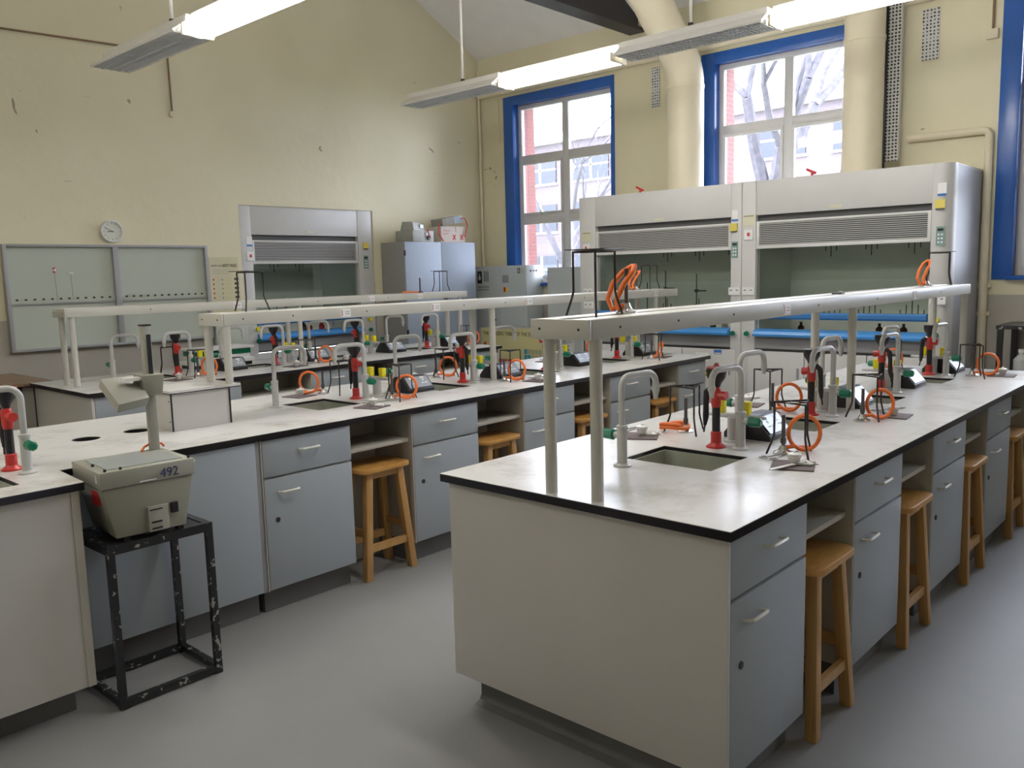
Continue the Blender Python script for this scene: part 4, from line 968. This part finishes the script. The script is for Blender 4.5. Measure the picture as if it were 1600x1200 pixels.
# ================================================================ FUME CUPBOARDS
def fume(name, label, loc, rotz, wl, wo, wr, depth, fit, right_round=False, recess=False):
    """local: x to the right seen from the front, front at y=0, back at +depth"""
    t = Thing(name, label, 'fume cupboard', loc, rotz, 'fume cupboards'); Wd = wl+wo+wr; hz = 2.395
    b = B(); b.box(0, 0, .12, wl, .12, hz); t.add('pillar', b, HOOD, bevel=.003)
    b = B()
    if right_round:
        pts = [(wl+wo, 0)]+[(Wd-.10+.10*math.sin(a), .10-.10*math.cos(a)) for a in [PI/2*k/6 for k in range(7)]]+[(Wd, .14), (wl+wo, .14)]
        b.prism(pts, lambda u, v, q: (u, v, .12+(hz-.12)*q)); t.add('pillar', b, HOOD)
    else: b.box(wl+wo, 0, .12, Wd, .12, hz); t.add('pillar', b, HOOD, bevel=.003)
    b = B(); b.box(wl+.002, .004, 2.09, wl+wo-.002, .03, hz).box(wl, .03, hz-.02, wl+wo, depth, hz).box(0, .12, hz-.02, wl, depth, hz).box(wl+wo, .14 if right_round else .12, hz-.02, Wd, depth, hz); t.add('header', b, HOOD, bevel=.002)
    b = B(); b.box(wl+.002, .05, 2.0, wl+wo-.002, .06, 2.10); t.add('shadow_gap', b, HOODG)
    # louvred screen
    z0, z1 = 1.79, 2.035
    b = B(); b.box(wl+.004, .006, z0, wl+.03, .03, z1).box(wl+wo-.03, .006, z0, wl+wo-.004, .03, z1).box(wl+.03, .006, z0, wl+wo-.03, .03, z0+.03).box(wl+.03, .006, z1-.02, wl+wo-.03, .03, z1)
    lp = t.add('louvre_panel', b, SLAT, bevel=.001)
    b = B(); b.box(wl+.03, .035, z0, wl+wo-.03, .04, z1); t.add('backing', b, HOODG, parent=lp)
    b = B(); n = 12
    for k in range(n):
        z = z0+.034+(z1-z0-.06)*k/(n-1)*.97
        b.prism([(.008, z), (.024, z+.001), (.024, z+.007), (.008, z+.006)], lambda u, v, q: (wl+.03+(wo-.06)*q, u, v))
    t.add('slats', b, SLAT, parent=lp)
    # side walls, liner, work surface
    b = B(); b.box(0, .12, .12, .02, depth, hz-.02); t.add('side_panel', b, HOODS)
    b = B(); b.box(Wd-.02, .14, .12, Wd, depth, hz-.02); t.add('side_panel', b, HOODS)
    b = B(); b.box(wl+.0, .06, 1.0, wl+.012, depth-.12, 2.3).box(wl+wo-.012, .06, 1.0, wl+wo, depth-.12, 2.3).box(wl, depth-.13, 1.0, wl+wo, depth-.12, 1.49, 1).box(wl, depth-.12, 1.49, wl+wo, depth-.11, 2.3).box(wl+.012, .06, 2.29, wl+wo-.012, depth-.13, 2.3)
    t.add('liner', b, [LINER, LINER2])
    b = B(); b.box(wl, .02, .975, wl+wo, depth-.12, .995); t.add('work_surface', b, LINER2)
    b = B()
    for cx in (.27, .52, .77):
        for k, dx in enumerate((-.10, -.05, 0, .05, .10)):
            L = (.06, .11, .17, .11, .06)[k]*.9
            b.box(wl+wo*cx+dx-.004, depth-.124, 1.86-L, wl+wo*cx+dx+.004, depth-.121, 1.86).box(wl+wo*cx+dx-.004, depth-.134, 1.16, wl+wo*cx+dx+.004, depth-.131, 1.16+L)
    t.add('baffle_slots', b, LABBK)
    # sash
    b = B(); b.box(wl+.006, .040, 1.2, wl+wo-.006, .044, 1.80); s = t.add('sash_glass', b, SASH)
    b = B(); b.prism([(.0, 1.155), (-.012, 1.17), (-.012, 1.20), (.0, 1.215), (.05, 1.215), (.05, 1.155)], lambda u, v, q: (wl+.008+(wo-.016)*q, u, v)); t.add('sash_handle', b, SBLUE2, label='blue sash grip')
    b = B(); b.prism([(-.055, 1.0), (-.06, 1.02), (-.045, 1.045), (.0, 1.062), (.06, 1.065), (.06, 1.0)], lambda u, v, q: (wl+.004+(wo-.008)*q, u, v)); t.add('front_sill', b, SBLUE, label='bright blue sill')
    # apron, doors
    b = B(); b.box(wl+.0, .01, .885, wl+wo, .04, .998); t.add('apron', b, HOODD)
    b = B(); b.box(.004, .03, .868, Wd-.004, .05, .885).box(wl, .05, .12, wl+wo, .06, .86); t.add('shadow_gap', b, HOODG)
    nd = 3 if wo > 1.3 else 2
    for k in range(nd):
        b = B(); x0 = wl*.5+(wo+wl*.5+wr*.5)*k/nd; x1 = wl*.5+(wo+wl*.5+wr*.5)*(k+1)/nd
        b.box(x0+.004, -.004, .14, x1-.004, .016, .862); dd = t.add('door', b, HOOD, bevel=.002)
        h = B(); h.box(x1-.06, -.02, .62, x1-.048, -.004, .72); t.add('handle', h, HOODD, parent=dd)
    b = B(); b.box(.01, .05, 0, Wd-.01, .08, .12); t.add('plinth', b, COVE)
    for (kind, x, z) in fit:
        b = B()
        if kind == 'socket': b.box(x-.057, -.012, z-.035, x+.057, 0, z+.035, 0).box(x-.04, -.014, z+.005, x-.02, -.012, z+.012, 1).box(x+.02, -.014, z+.005, x+.04, -.012, z+.012, 1); t.add('socket_plate', b, [LABW, IRON], bevel=.0)
        elif kind == 'switch': b.box(x-.042, -.012, z-.045, x+.042, 0, z+.045, 0).box(x-.012, -.016, z-.012, x+.012, -.012, z+.018, 1); t.add('switch_plate', b, [LABW, LABR])
        elif kind == 'paper': b.box(x-.032, -.003, z-.05, x+.032, 0, z+.05, 0).box(x-.032, -.004, z-.05, x+.032, -.003, z-.032, 1); t.add('paper_label', b, [LABW, LABB])
        elif kind == 'yellow': b.box(x-.037, -.016, z-.034, x+.037, 0, z+.034, 0).box(x-.03, -.012, z-.044, x+.03, 0, z-.034, 1); t.add('sash_stop', b, [LABY, HOODG], label='yellow block')
        elif kind == 'keypad':
            b.box(x-.032, -.004, z-.075, x+.032, 0, z+.075, 0).box(x-.022, -.006, z+.04, x+.022, -.004, z+.06, 1)
            for i in range(3):
                for j in range(2): b.box(x-.02+j*.024, -.006, z-.055+i*.03, x-.006+j*.024, -.004, z-.04+i*.03, 2)
            t.add('control_panel', b, [TEAL, LABBK, LABW])
        elif kind == 'note': b.box(x-.06, -.003, z-.05, x+.06, 0, z+.05, 0).box(x-.05, -.004, z+.035, x+.05, -.003, z+.04, 1); t.add('notice', b, [LABC, LABBK])
        elif kind == 'plate': b.box(x-.05, -.0, z-.012, x+.05, .004, z+.012, 0); t.add('name_plate', b, LABC)
        else:
            b.tube([(x, 0, z), (x, -.02, z)], .010, 10, 1); b.tube([(x, -.02, z), (x, -.026, z), (x, -.05, z)], [.02, .024, .02], 10, 0)
            t.add('service_knob', b, [YEL if kind == 'yk' else GRN, TAPM])
    return t
XF = 7.25
fit1 = [('note', .09, 2.02-.03), ('switch', .09, 1.87), ('socket', .105, 1.41), ('socket', .105, 1.27), ('yk', .105, 1.13), ('gk', .105, .96),
        ('paper', 1.80, 2.10), ('yellow', 1.79, 1.995), ('keypad', 1.80, 1.79), ('socket', 1.80, 1.41), ('socket', 1.80, 1.26), ('gk', 1.80, 1.02), ('plate', .98, 2.115)]
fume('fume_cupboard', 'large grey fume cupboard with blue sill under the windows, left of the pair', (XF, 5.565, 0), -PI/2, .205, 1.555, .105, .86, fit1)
fit2 = [('note', .07, 2.05), ('switch', .07, 1.92), ('socket', .07, 1.41), ('socket', .07, 1.26), ('gk', .07, 1.02),
        ('paper', 1.69, 2.19), ('yellow', 1.68, 2.08), ('keypad', 1.69, 1.83), ('socket', 1.69, 1.33), ('yk', 1.69, 1.17), ('gk', 1.69, 1.05), ('plate', .86, 2.12)]
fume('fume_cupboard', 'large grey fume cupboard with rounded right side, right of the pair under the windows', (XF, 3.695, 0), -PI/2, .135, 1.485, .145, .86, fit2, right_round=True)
fit3 = [('paper', .10, 2.02), ('switch', .10, 1.87), ('yk', .12, 1.40), ('yk', .12, 1.12), ('gk', .12, 1.00), ('yellow', 1.59, 1.99), ('keypad', 1.59, 1.80), ('yk', 1.59, 1.14), ('gk', 1.59, 1.02), ('plate', .85, 2.13)]
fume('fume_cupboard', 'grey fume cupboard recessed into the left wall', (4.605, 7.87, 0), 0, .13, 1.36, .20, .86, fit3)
for (y, lb) in ((4.85, 'small red lever on top of the left fume cupboard under the windows'), (3.08, 'small red lever on top of the right fume cupboard')):
    b = B(); b.tube([(7.33, y, 2.40), (7.33, y, 2.425)], .012, 8); b.tube([(7.33, y-.03, 2.42), (7.33, y+.05, 2.46)], [.012, .010], 8)
    single('damper_lever', lb, 'lever', b, RED, (7.33, y, 2.396), group='red damper levers')
# things inside the fume cupboards
def retort(x, y, z, h, label):
    t = Thing('retort_stand', label, 'retort stand', (x, y, z), 0, 'retort stands')
    b = B(); b.box(-.06, -.09, 0, .06, .09, .012); t.add('base', b, IRON, bevel=.002)
    b = B(); b.tube([(0, .05, .01), (0, .05, h)], .006, 8); t.add('rod', b, IRON)
    b = B(); b.tube([(0, .05, h*.7), (0, -.06, h*.7)], .006, 8); b.obox((0, .05, h*.7), (.03, .03, .03)); t.add('clamp', b, IRON)
retort(7.75, 4.40, .9955, .58, 'dark retort stand inside the left fume cupboard under the windows')
retort(7.68, 4.95, .9955, .50, 'second dark retort stand, left inside the fume cupboard under the windows')
retort(7.72, 4.75, .9955, .62, 'tall retort stand in the middle of the left fume cupboard')
def bottle(x, y, z, r, h, m, cap, label, group='reagent bottles in the fume cupboards'):
    t = Thing('reagent_bottle', label, 'bottle', (x, y, z), 0, group)
    b = B(); b.lathe([(r*.95, 0), (r, .005), (r, h*.62), (r*.45, h*.78), (r*.36, h*.8), (r*.36, h*.9)], n=16); t.add('body', b, m)
    b = B(); b.lathe([(r*.42, h*.88), (r*.42, h), (r*.3, h)], n=12); t.add('cap', b, cap)
DRK = mat('brown_glass', (.10, .045, .02), .15)
cols = [(DRK, 'brown'), (CLEAR, 'clear'), (LABW, 'white'), (RED, 'red')]
for i, (x, c) in enumerate(((5.1, 1), (5.22, 2), (5.42, 0), (5.52, 3), (5.66, 3), (5.85, 2))):
    bottle(x, 8.05+.03*(i % 2), .9955, .032, .15+.015*(i % 3), cols[c][0], [BLK, LABR][i % 2], '%s bottle in the wall fume cupboard, number %d from the left' % (cols[c][1], i+1))
for i, (y, c) in enumerate(((4.15, 0), (4.02, 2), (3.25, 0), (3.12, 2), (2.55, 0), (2.35, 0))):
    bottle(7.55, y, .9955, .030, .12, cols[c][0], BLK, '%s bottle standing in the %s fume cupboard under the windows, number %d' % (cols[c][1], 'left' if i < 2 else 'right', i+1))
# warning triangle and labels on the lower doors of the left fume cupboard
b = B(); b.prism([(-.045, 0), (.045, 0), (0, .08)], lambda u, v, q: (7.2435-.0015*q, 4.04-u, .60+v), 0); b.prism([(-.032, .008), (.032, .008), (0, .065)], lambda u, v, q: (7.2418-.0008*q, 4.04-u, .60+v), 1)
b.box(7.2402, 4.035, .63, 7.2410, 4.045, .648, 0).box(7.2402, 4.036, .616, 7.2410, 4.044, .622, 0)
single('warning_sticker', 'yellow triangular warning sign on the lower door of the left fume cupboard', 'sticker', b, [LABBK, YEL], (7.243, 4.04, .6))
b = B(); b.box(7.2425, 3.89, .815, 7.2455, 3.97, .855, 0).box(7.2415, 3.895, .818, 7.2425, 3.965, .828, 1)
single('blue_sticker', 'small blue and white sticker on the left fume cupboard door', 'sticker', b, [LABB, LABW], (7.244, 3.93, .83))
b = B(); b.box(7.2425, 4.03, .745, 7.2455, 4.17, .82, 0)
for k in range(3): b.box(7.2415, 4.05, .755+.02*k, 7.2425, 4.15, .76+.02*k, 1)
single('door_notice', 'white scribbled notice on the left fume cupboard door', 'sticker', b, [LABW, TRIMG], (7.244, 4.1, .78))

# ================================================================ BACK WALL ITEMS
t = Thing('wall_board', 'two-panel greenish white board with grey frame on the left wall', 'board', (3.3, 7.85, 1.07))
bx0, bx1, bz0, bz1, bm_ = 2.40, 4.205, 1.072, 1.972, 3.32
def bd(x0, z0, x1, z1, y0=7.80, y1=7.858): return (x0, y0, z0, x1, y1, z1)
b = B(); b.box(*bd(bx0, bz0, bx0+.03, bz1)).box(*bd(bx1-.03, bz0, bx1, bz1)).box(*bd(bm_-.028, bz0+.02, bm_+.022, bz1-.02)).box(*bd(bx0+.03, bz0, bx1-.03, bz0+.022)).box(*bd(bx0+.03, bz1-.022, bx1-.03, bz1)); t.add('frame', b, BOARDF, True, bevel=.002)
for i, (x0, x1) in enumerate(((bx0+.03, bm_-.028), (bm_+.022, bx1-.03))):
    b = B(); b.box(x0, 7.835, bz0+.022, x1, 7.842, bz1-.022); p = t.add('panel', b, BOARD, True)
    b = B(); b.box(x0, 7.826, 1.475, x1, 7.834, 1.535).box(x0, 7.82, 1.462, x1, 7.834, 1.470, 1); s = t.add('hook_rail', b, [BOARD, BOARDF], True, parent=p)
    for k in range(12):
        xx = x0+.05+(x1-x0-.1)*k/11
        b = B(); b.obox((xx, 7.822, 1.508), (.018, .008, .014)); h = t.add('hook', b, IRON, True)
b = B(); b.tube([(2.79, 7.80, 1.49), (2.785, 7.80, 1.73)], .0018, 5, 1); b.tube([(2.785, 7.80, 1.73), (2.785, 7.80, 1.775)], [.012, .012], 8, 0); b.tube([(2.785, 7.80, 1.742), (2.785, 7.80, 1.762)], [.0135, .0135], 8, 2)
single('hanging_chain', 'thin chain with a red and white tag hanging on the left board panel', 'chain', b, [RED, WIREM, LABW], (2.785, 7.80, 1.5))
b = B(); b.tube([(2.92, 7.80, 1.49), (2.915, 7.80, 1.725)], .0018, 5, 1); b.box(2.895, 7.79, 1.722, 2.935, 7.81, 1.73, 0)
single('hanging_chain', 'thin chain with a small white bar hanging on the left board panel', 'chain', b, [LABW, WIREM], (2.915, 7.80, 1.5))

t = Thing('wall_clock', 'round white wall clock resting above the board', 'clock', (3.312, 7.85, 2.095)); RY = Matrix.Rotation(PI/2, 3, 'X')
cc = (3.312, 7.858, 2.092)
b = B(); b.lathe([(.098, 0), (.1, .03), (.092, .042), (.086, .040), (.086, .028)], cc, 36, 0, RY); t.add('rim', b, LABW, True)
b = B(); b.lathe([(.087, .02), (.087, .030)], cc, 36, 0, RY); t.add('dial', b, mat('clock_dial', (.66, .68, .60), .4), True)
b = B()
for k in range(12):
    a = 2*PI*k/12; r1, r2_ = (.066, .078)
    ux, uz = math.sin(a), math.cos(a)
    b.tube([(cc[0]+ux*r1, cc[1]-.0315, cc[2]+uz*r1), (cc[0]+ux*r2_, cc[1]-.0315, cc[2]+uz*r2_)], .0016, 5)
t.add('hour_marks', b, LABBK, True)
for nm, a, L, w in (('hour_hand', 2*PI*8.82/12, .042, .0028), ('minute_hand', 2*PI*49.5/60, .066, .002)):
    b = B(); ux, uz = math.sin(a), math.cos(a); b.tube([(cc[0]-ux*.012, cc[1]-.034, cc[2]-uz*.012), (cc[0]+ux*L, cc[1]-.034, cc[2]+uz*L)], w, 6); t.add(nm, b, LABBK, True)

t = Thing('safety_poster', 'pale poster with symbol columns headed safety rules', 'poster', (4.38, 7.855, 1.3))
b = B(); b.box(4.235, 7.852, 1.22, 4.555, 7.858, 1.86); t.add('sheet', b, mat('pale_poster_paper', (.62, .58, .38), .6), True)
t.mesh('heading', text_mesh('KNOW YOUR', .03, face_my(Vector((4.255, 7.8505, 1.765))-Vector(t.loc)), TRIMG, width=.11))
t.mesh('heading', text_mesh('SAFETY RULES', .045, face_my(Vector((4.375, 7.8505, 1.762))-Vector(t.loc)), LABBK, width=.155))
b = B()
for k in range(3): b.box(4.27, 7.8505, 1.735-.02*k, 4.50-.03*k, 7.852, 1.739-.02*k, 3)
for r in range(7):
    z = 1.63-.045*r
    b.box(4.265, 7.8505, z, 4.28, 7.852, z+.018, 2).box(4.36, 7.8505, z, 4.374, 7.852, z+.016, 1)
    for q in range(3): b.box(4.41+.022*q, 7.8505, z, 4.42+.022*q, 7.852, z+.01, 4)
    for q in range(2): b.box(4.50+.026*q, 7.8505, z, 4.518+.026*q, 7.852, z+.024, 0)
t.add('symbols', b, [LABBK, TRIMG, LABR, BOARDF, LABY], True)
b = B(); b.box(4.235, 7.80, .90, 4.59, 7.857, 1.21); single('wall_cover', 'pale grey-green boxed cover low on the wall beside the recessed fume cupboard', 'cover', b, BOARD, (4.4, 7.83, .9), bevel=.003)

b = B(); b.lathe([(.03, 0), (.026, .012), (.012, .016)], (5.65, 7.858, 3.03), 12, 0, Matrix.Rotation(PI/2, 3, 'X'))
single('wall_plug', 'small white plaster lump high on the left wall above the recessed fume cupboard', 'wall plug', b, LABC, (5.65, 7.86, 3.03))
c_ = B(); c_.lathe([(.040, .322), (.041, .328), (.012, .333), (.006, .345)], n=18); K.used['eyewash'].add('dust_cap', c_, REDD, label='dull red cap')
# brown counter in the left corner
t = Thing('wooden_counter', 'counter with brown wooden top against the left wall', 'counter', (1.0, 7.4, 0))
b = B(); b.box(-.3, 6.96, .872, 2.40, 7.85, .90); t.add('top', b, WOODB, True, bevel=.002)
b = B(); b.box(-.28, 7.02, 0, 2.36, 7.84, .86); t.add('base', b, CARC, True)
b = B(); b.box(-.29, 6.99, .80, 2.19, 7.01, .871); t.add('apron', b, EDGE, True)

# tall blue-white cupboard with equipment on top
t = Thing('tall_cupboard', 'tall pale blue two-door cupboard in the corner', 'cupboard', (6.98, 7.64, 0))
tx0, tx1, ty0, tz = 6.41, 7.55, 7.43, 2.02
b = B(); b.box(tx0, ty0+.02, .05, tx1, 7.85, tz-.001).box(tx0+.03, ty0+.04, 0, tx1-.03, 7.84, .05); t.add('body', b, CUPS, True, bevel=.002)
for (x0, x1, hx) in ((tx0+.003, (tx0+tx1)/2-.002, -.04), ((tx0+tx1)/2+.002, tx1-.003, .04)):
    b = B(); b.box(x0, ty0, .06, x1, ty0+.018, tz-.003); dd = t.add('door', b, CUPB, True, bevel=.0015)
    h = B(); xm = (tx0+tx1)/2+hx; h.tube([(xm, ty0, 1.33), (xm, ty0-.022, 1.325), (xm, ty0-.022, 1.215), (xm, ty0, 1.21)], .006, 8); t.add('handle', h, CHROME, True, parent=dd)
for z in (1.86, .95, .2):
    b = B(); b.box(tx0-.004, ty0-.004, z, tx0+.012, ty0+.014, z+.06); t.add('hinge', b, IRON, True)
def instrument(x, y, z, label):
    t = Thing('power_supply', label, 'instrument', (x, y, z), .12)
    return t
t = instrument(6.72, 7.62, 2.021, 'grey lab power unit with red lead on the tall cupboard')
b = B(); b.box(-.17, -.14, 0, .20, .13, .13); t.add('case', b, INSTR, bevel=.004)
b = B(); b.lathe([(.028, 0), (.026, .02)], (.10, -.14, .05), 14, 0, Matrix.Rotation(PI/2, 3, 'X')); t.add('dial', b, BLK)
b = B(); b.tube([(.10, -.165, .05), (.075, -.17, .10), (.085, -.155, .125), (.12, -.12, .139), (.17, -.09, .138)], .008, 6); t.add('lead', b, LABR, label='red lead')
t = Thing('bench_instrument', 'second dusty grey instrument stacked on the power unit', 'instrument', (6.70, 7.60, 2.1515), .35)
b = B(); b.add([(-.15, -.09, 0), (.15, -.09, 0), (.15, .09, 0), (-.15, .09, 0), (-.12, -.06, .10), (.11, -.07, .085), (.11, .07, .09), (-.12, .08, .105)], [(0, 3, 2, 1), (4, 5, 6, 7), (0, 1, 5, 4), (1, 2, 6, 5), (2, 3, 7, 6), (3, 0, 4, 7)]); t.add('case', b, INSTR, bevel=.006)
b = B(); b.box(.0, -.095, .03, .08, -.08, .07); t.add('front_plate', b, CHROME)
t = Thing('cardboard_carton', 'white carton with red crosses on the tall cupboard', 'box', (7.28, 7.62, 2.021), -.15)
b = B(); b.box(-.19, -.13, 0, .16, .13, .19); t.add('box', b, CARTON)
b = B()
for (x, z) in ((.0, .06), (.11, .06)):
    b.obox((x, -.131, z), (.012, .002, .075), Matrix.Rotation(.6, 3, 'Y')); b.obox((x, -.1315, z), (.012, .002, .075), Matrix.Rotation(-.6, 3, 'Y'))
b.box(-.16, -.131, .10, -.08, -.13, .106).box(-.16, -.131, .135, -.06, -.13, .14); t.add('red_crosses', b, LABR)
b = B(); b.box(.02, -.1315, .0+.12, .03, -.13, .19); t.add('tape', b, INSTR)
t = Thing('power_supply', 'tilted grey instrument with red leads lying on the white carton', 'instrument', (7.27, 7.62, 2.2115), -.1)
Rt = Matrix.Rotation(-.16, 3, 'Y')
b = B(); b.obox((.0, 0, .072), (.32, .22, .085), Rt); t.add('case', b, INSTR, bevel=.003)
b = B(); b.obox((.08, -.112, .085), (.13, .004, .075), Rt); t.add('front_plate', b, CUPB)
for pts in ([(-.15, -.08, .05), (-.20, -.10, .02), (-.22, -.12, -.10), (-.18, -.15, -.18)], [(.12, -.12, .10), (.17, -.14, .10), (.20, -.15, .02), (.17, -.15, -.08), (.15, -.15, -.13)]):
    b = B(); b.tube(pts, .008, 6); t.add('lead', b, LABR, label='red lead')

# wall-mounted plant cabinets beyond the middle bench
t = Thing('control_cabinet', 'pale grey control cabinet with a drop logo and red-yellow switch', 'cabinet', (7.98, 7.3, 0))
b = B(); b.box(7.82, 6.83, .0, 8.13, 7.77, 1.725); t.add('case', b, PANELB, True, bevel=.003)
b = B(); b.box(7.815, 6.845, .82, 7.82, 7.25, 1.70).box(7.815, 7.26, .82, 7.82, 7.755, 1.70); t.add('door', b, PANELB, True)
b = B(); b.box(7.812, 7.12, 1.515, 7.815, 7.225-.0, 1.61); t.add('display', b, TRIMG, True)
b = B(); b.lathe([(.034, 0), (.034, .006)], (7.815, 7.175, 1.43), 18, 0, Matrix.Rotation(-PI/2, 3, 'Y')); t.add('switch_plate', b, YEL, True, label='yellow disc')
b = B(); b.box(7.79, 7.165, 1.40, 7.810, 7.185, 1.46); t.add('switch_handle', b, RED, True, label='red handle')
b = B(); b.box(7.8125, 7.58, 1.51, 7.815, 7.66, 1.665, 0)
b.lathe([(.001, .001), (.022, .0), (.022, .002)], (7.8125, 7.62, 1.575), 16, 1, Matrix.Rotation(-PI/2, 3, 'Y'))
b.prism([(-.018, .0), (.018, .0), (0, .055)], lambda u, v, q: (7.8122-.001*q, 7.62-u, 1.585+v), 1)
for k in range(3): b.box(7.8125, 7.53-.03*k, 1.53, 7.815, 7.54-.03*k, 1.665, 0)
for k in range(2): b.box(7.8125, 7.46, 1.455-.035*k, 7.815, 7.66, 1.475-.035*k, 2)
t.add('logo', b, [LABBK, PANELB, TRIMG], True, label='black drop logo with bars')
b = B(); b.box(7.8125, 6.93, 1.63, 7.815, 6.97, 1.69, 0).box(7.8122, 6.94, 1.64, 7.8126, 6.96, 1.68, 1).box(7.8125, 6.875, 1.66, 7.815, 6.92, 1.665, 2).box(7.8125, 6.875, 1.64, 7.815, 6.92, 1.645, 2)
t.add('small_logo', b, [LABBK, PANELB, TRIMG], True)
for k in range(3):
    b = B(); b.lathe([(.013 if k != 1 else .008, 0), (.011, .006)], (7.90+.055*k, 6.83, 1.655), 12, 0, Matrix.Rotation(PI/2, 3, 'X')); t.add('side_knob', b, IRON, True)
b = B(); b.lathe([(.012, 0), (.012, .01)], (7.815, 7.36, 1.05), 12, 0, Matrix.Rotation(-PI/2, 3, 'Y')); t.add('door_lock', b, IRON, True)
b = B(); b.box(7.82, 5.62, .0, 8.12, 6.50, 1.685); t = Thing('plain_cabinet', 'plain pale grey cabinet half hidden behind the left fume cupboard', 'cabinet', (7.98, 6.1, 0)); t.add('case', b, PANELB, True, bevel=.003)
b = B(); b.box(7.815, 5.64, .05, 7.82, 6.485, 1.67); t.add('door', b, PANELB, True)
t = Thing('low_unit', 'low pale unit carrying the periodic table poster', 'cabinet', (7.66, 6.78, 0))
b = B(); b.box(7.51, 6.23, 0, 7.80, 7.36, .965); t.add('case', b, CARC, True)
t = Thing('periodic_poster', 'yellow periodic table of the elements poster on the low unit', 'poster', (7.505, 6.8, .25))
b = B(); b.box(7.500, 6.25, .27, 7.506, 7.31, .972); t.add('sheet', b, PTY, True)
t.mesh('heading', text_mesh('THE PERIODIC TABLE OF THE ELEMENTS', .065, face_mx(Vector((7.4990, 7.285, .885))-Vector(t.loc)), LABBK, width=.99))
b = B(); cw = 1.0/18; ch = .066
for r in range(7):
    for c in range(18):
        if r == 0 and c not in (0, 17): continue
        if r in (1, 2) and 1 < c < 12: continue
        y = 7.28-c*cw; z = .80-(r)*ch
        mi = 0 if c < 12 and not (r == 0 and c == 17) else (1 if c-12 <= max(r-1, 0) else 2)
        b.box(7.4985, y-cw+.006, z-ch+.006, 7.5, y-.002, z-.002, mi)
t.add('element_cells', b, [PTR, PTB, PTG], True)

# white and green lidded box with perforated tray on far-left bench
t = Thing('lidded_box', 'white box with a green band beside the tap on the far-left bench', 'box', (3.60, 6.74, Z))
b = B(); b.box(3.36, 6.60, .9305, 3.93, 6.86, .965); t.add('tray', b, LABW, True, bevel=.002)
b = B(); b.box(3.38, 6.62, .9005, 3.91, 6.84, .93); t.add('base', b, BLK, True)
b = B(); b.box(3.42, 6.63, .966, 3.90, 6.86, 1.00); t.add('lower_case', b, LABW, True, bevel=.002)
b = B(); b.box(3.41, 6.625, 1.001, 3.905, 6.865, 1.045); t.add('band', b, GRN, True, label='green band')
b = B(); b.box(3.39, 6.60, 1.046, 3.93, 6.88, 1.066); t.add('lid', b, LABW, True, bevel=.003)

# right-hand black table with bottles
t = Thing('side_table', 'black framed side table against the far wall at the right edge', 'table', (7.85, 1.0, 0))
b = B(); b.box(7.58, .35, 1.085, 8.12, 1.66, 1.115); t.add('top', b, CHIP, True)
for (x, y) in ((7.60, 1.63), (8.09, 1.63), (7.60, .38), (8.09, .38)):
    b = B(); b.box(x-.02, y-.02, 0, x+.02, y+.02, 1.085); t.add('leg', b, EDGE, True)
b = B(); b.box(7.60, .38, .68, 8.09, 1.63, .70); t.add('lower_shelf', b, CARC, True)
bottle(7.72, 1.50, .7005, .055, .22, CLEAR, LABW, 'clear plastic wash bottle on the lower shelf of the side table', 'bottles on the side table')
bottle(7.72, 1.36, .7005, .055, .22, CLEAR, LABW, 'second clear plastic bottle on the side table shelf, cut by the picture edge', 'bottles on the side table')
b = B(); b.obox((7.80, 1.38, 1.120), (.3, .22, .008), Matrix.Rotation(.1, 3, 'Z')); single('paper_sheet', 'buff folder lying on the black side table', 'folder', b, LABC, (7.8, 1.38, 1.116))
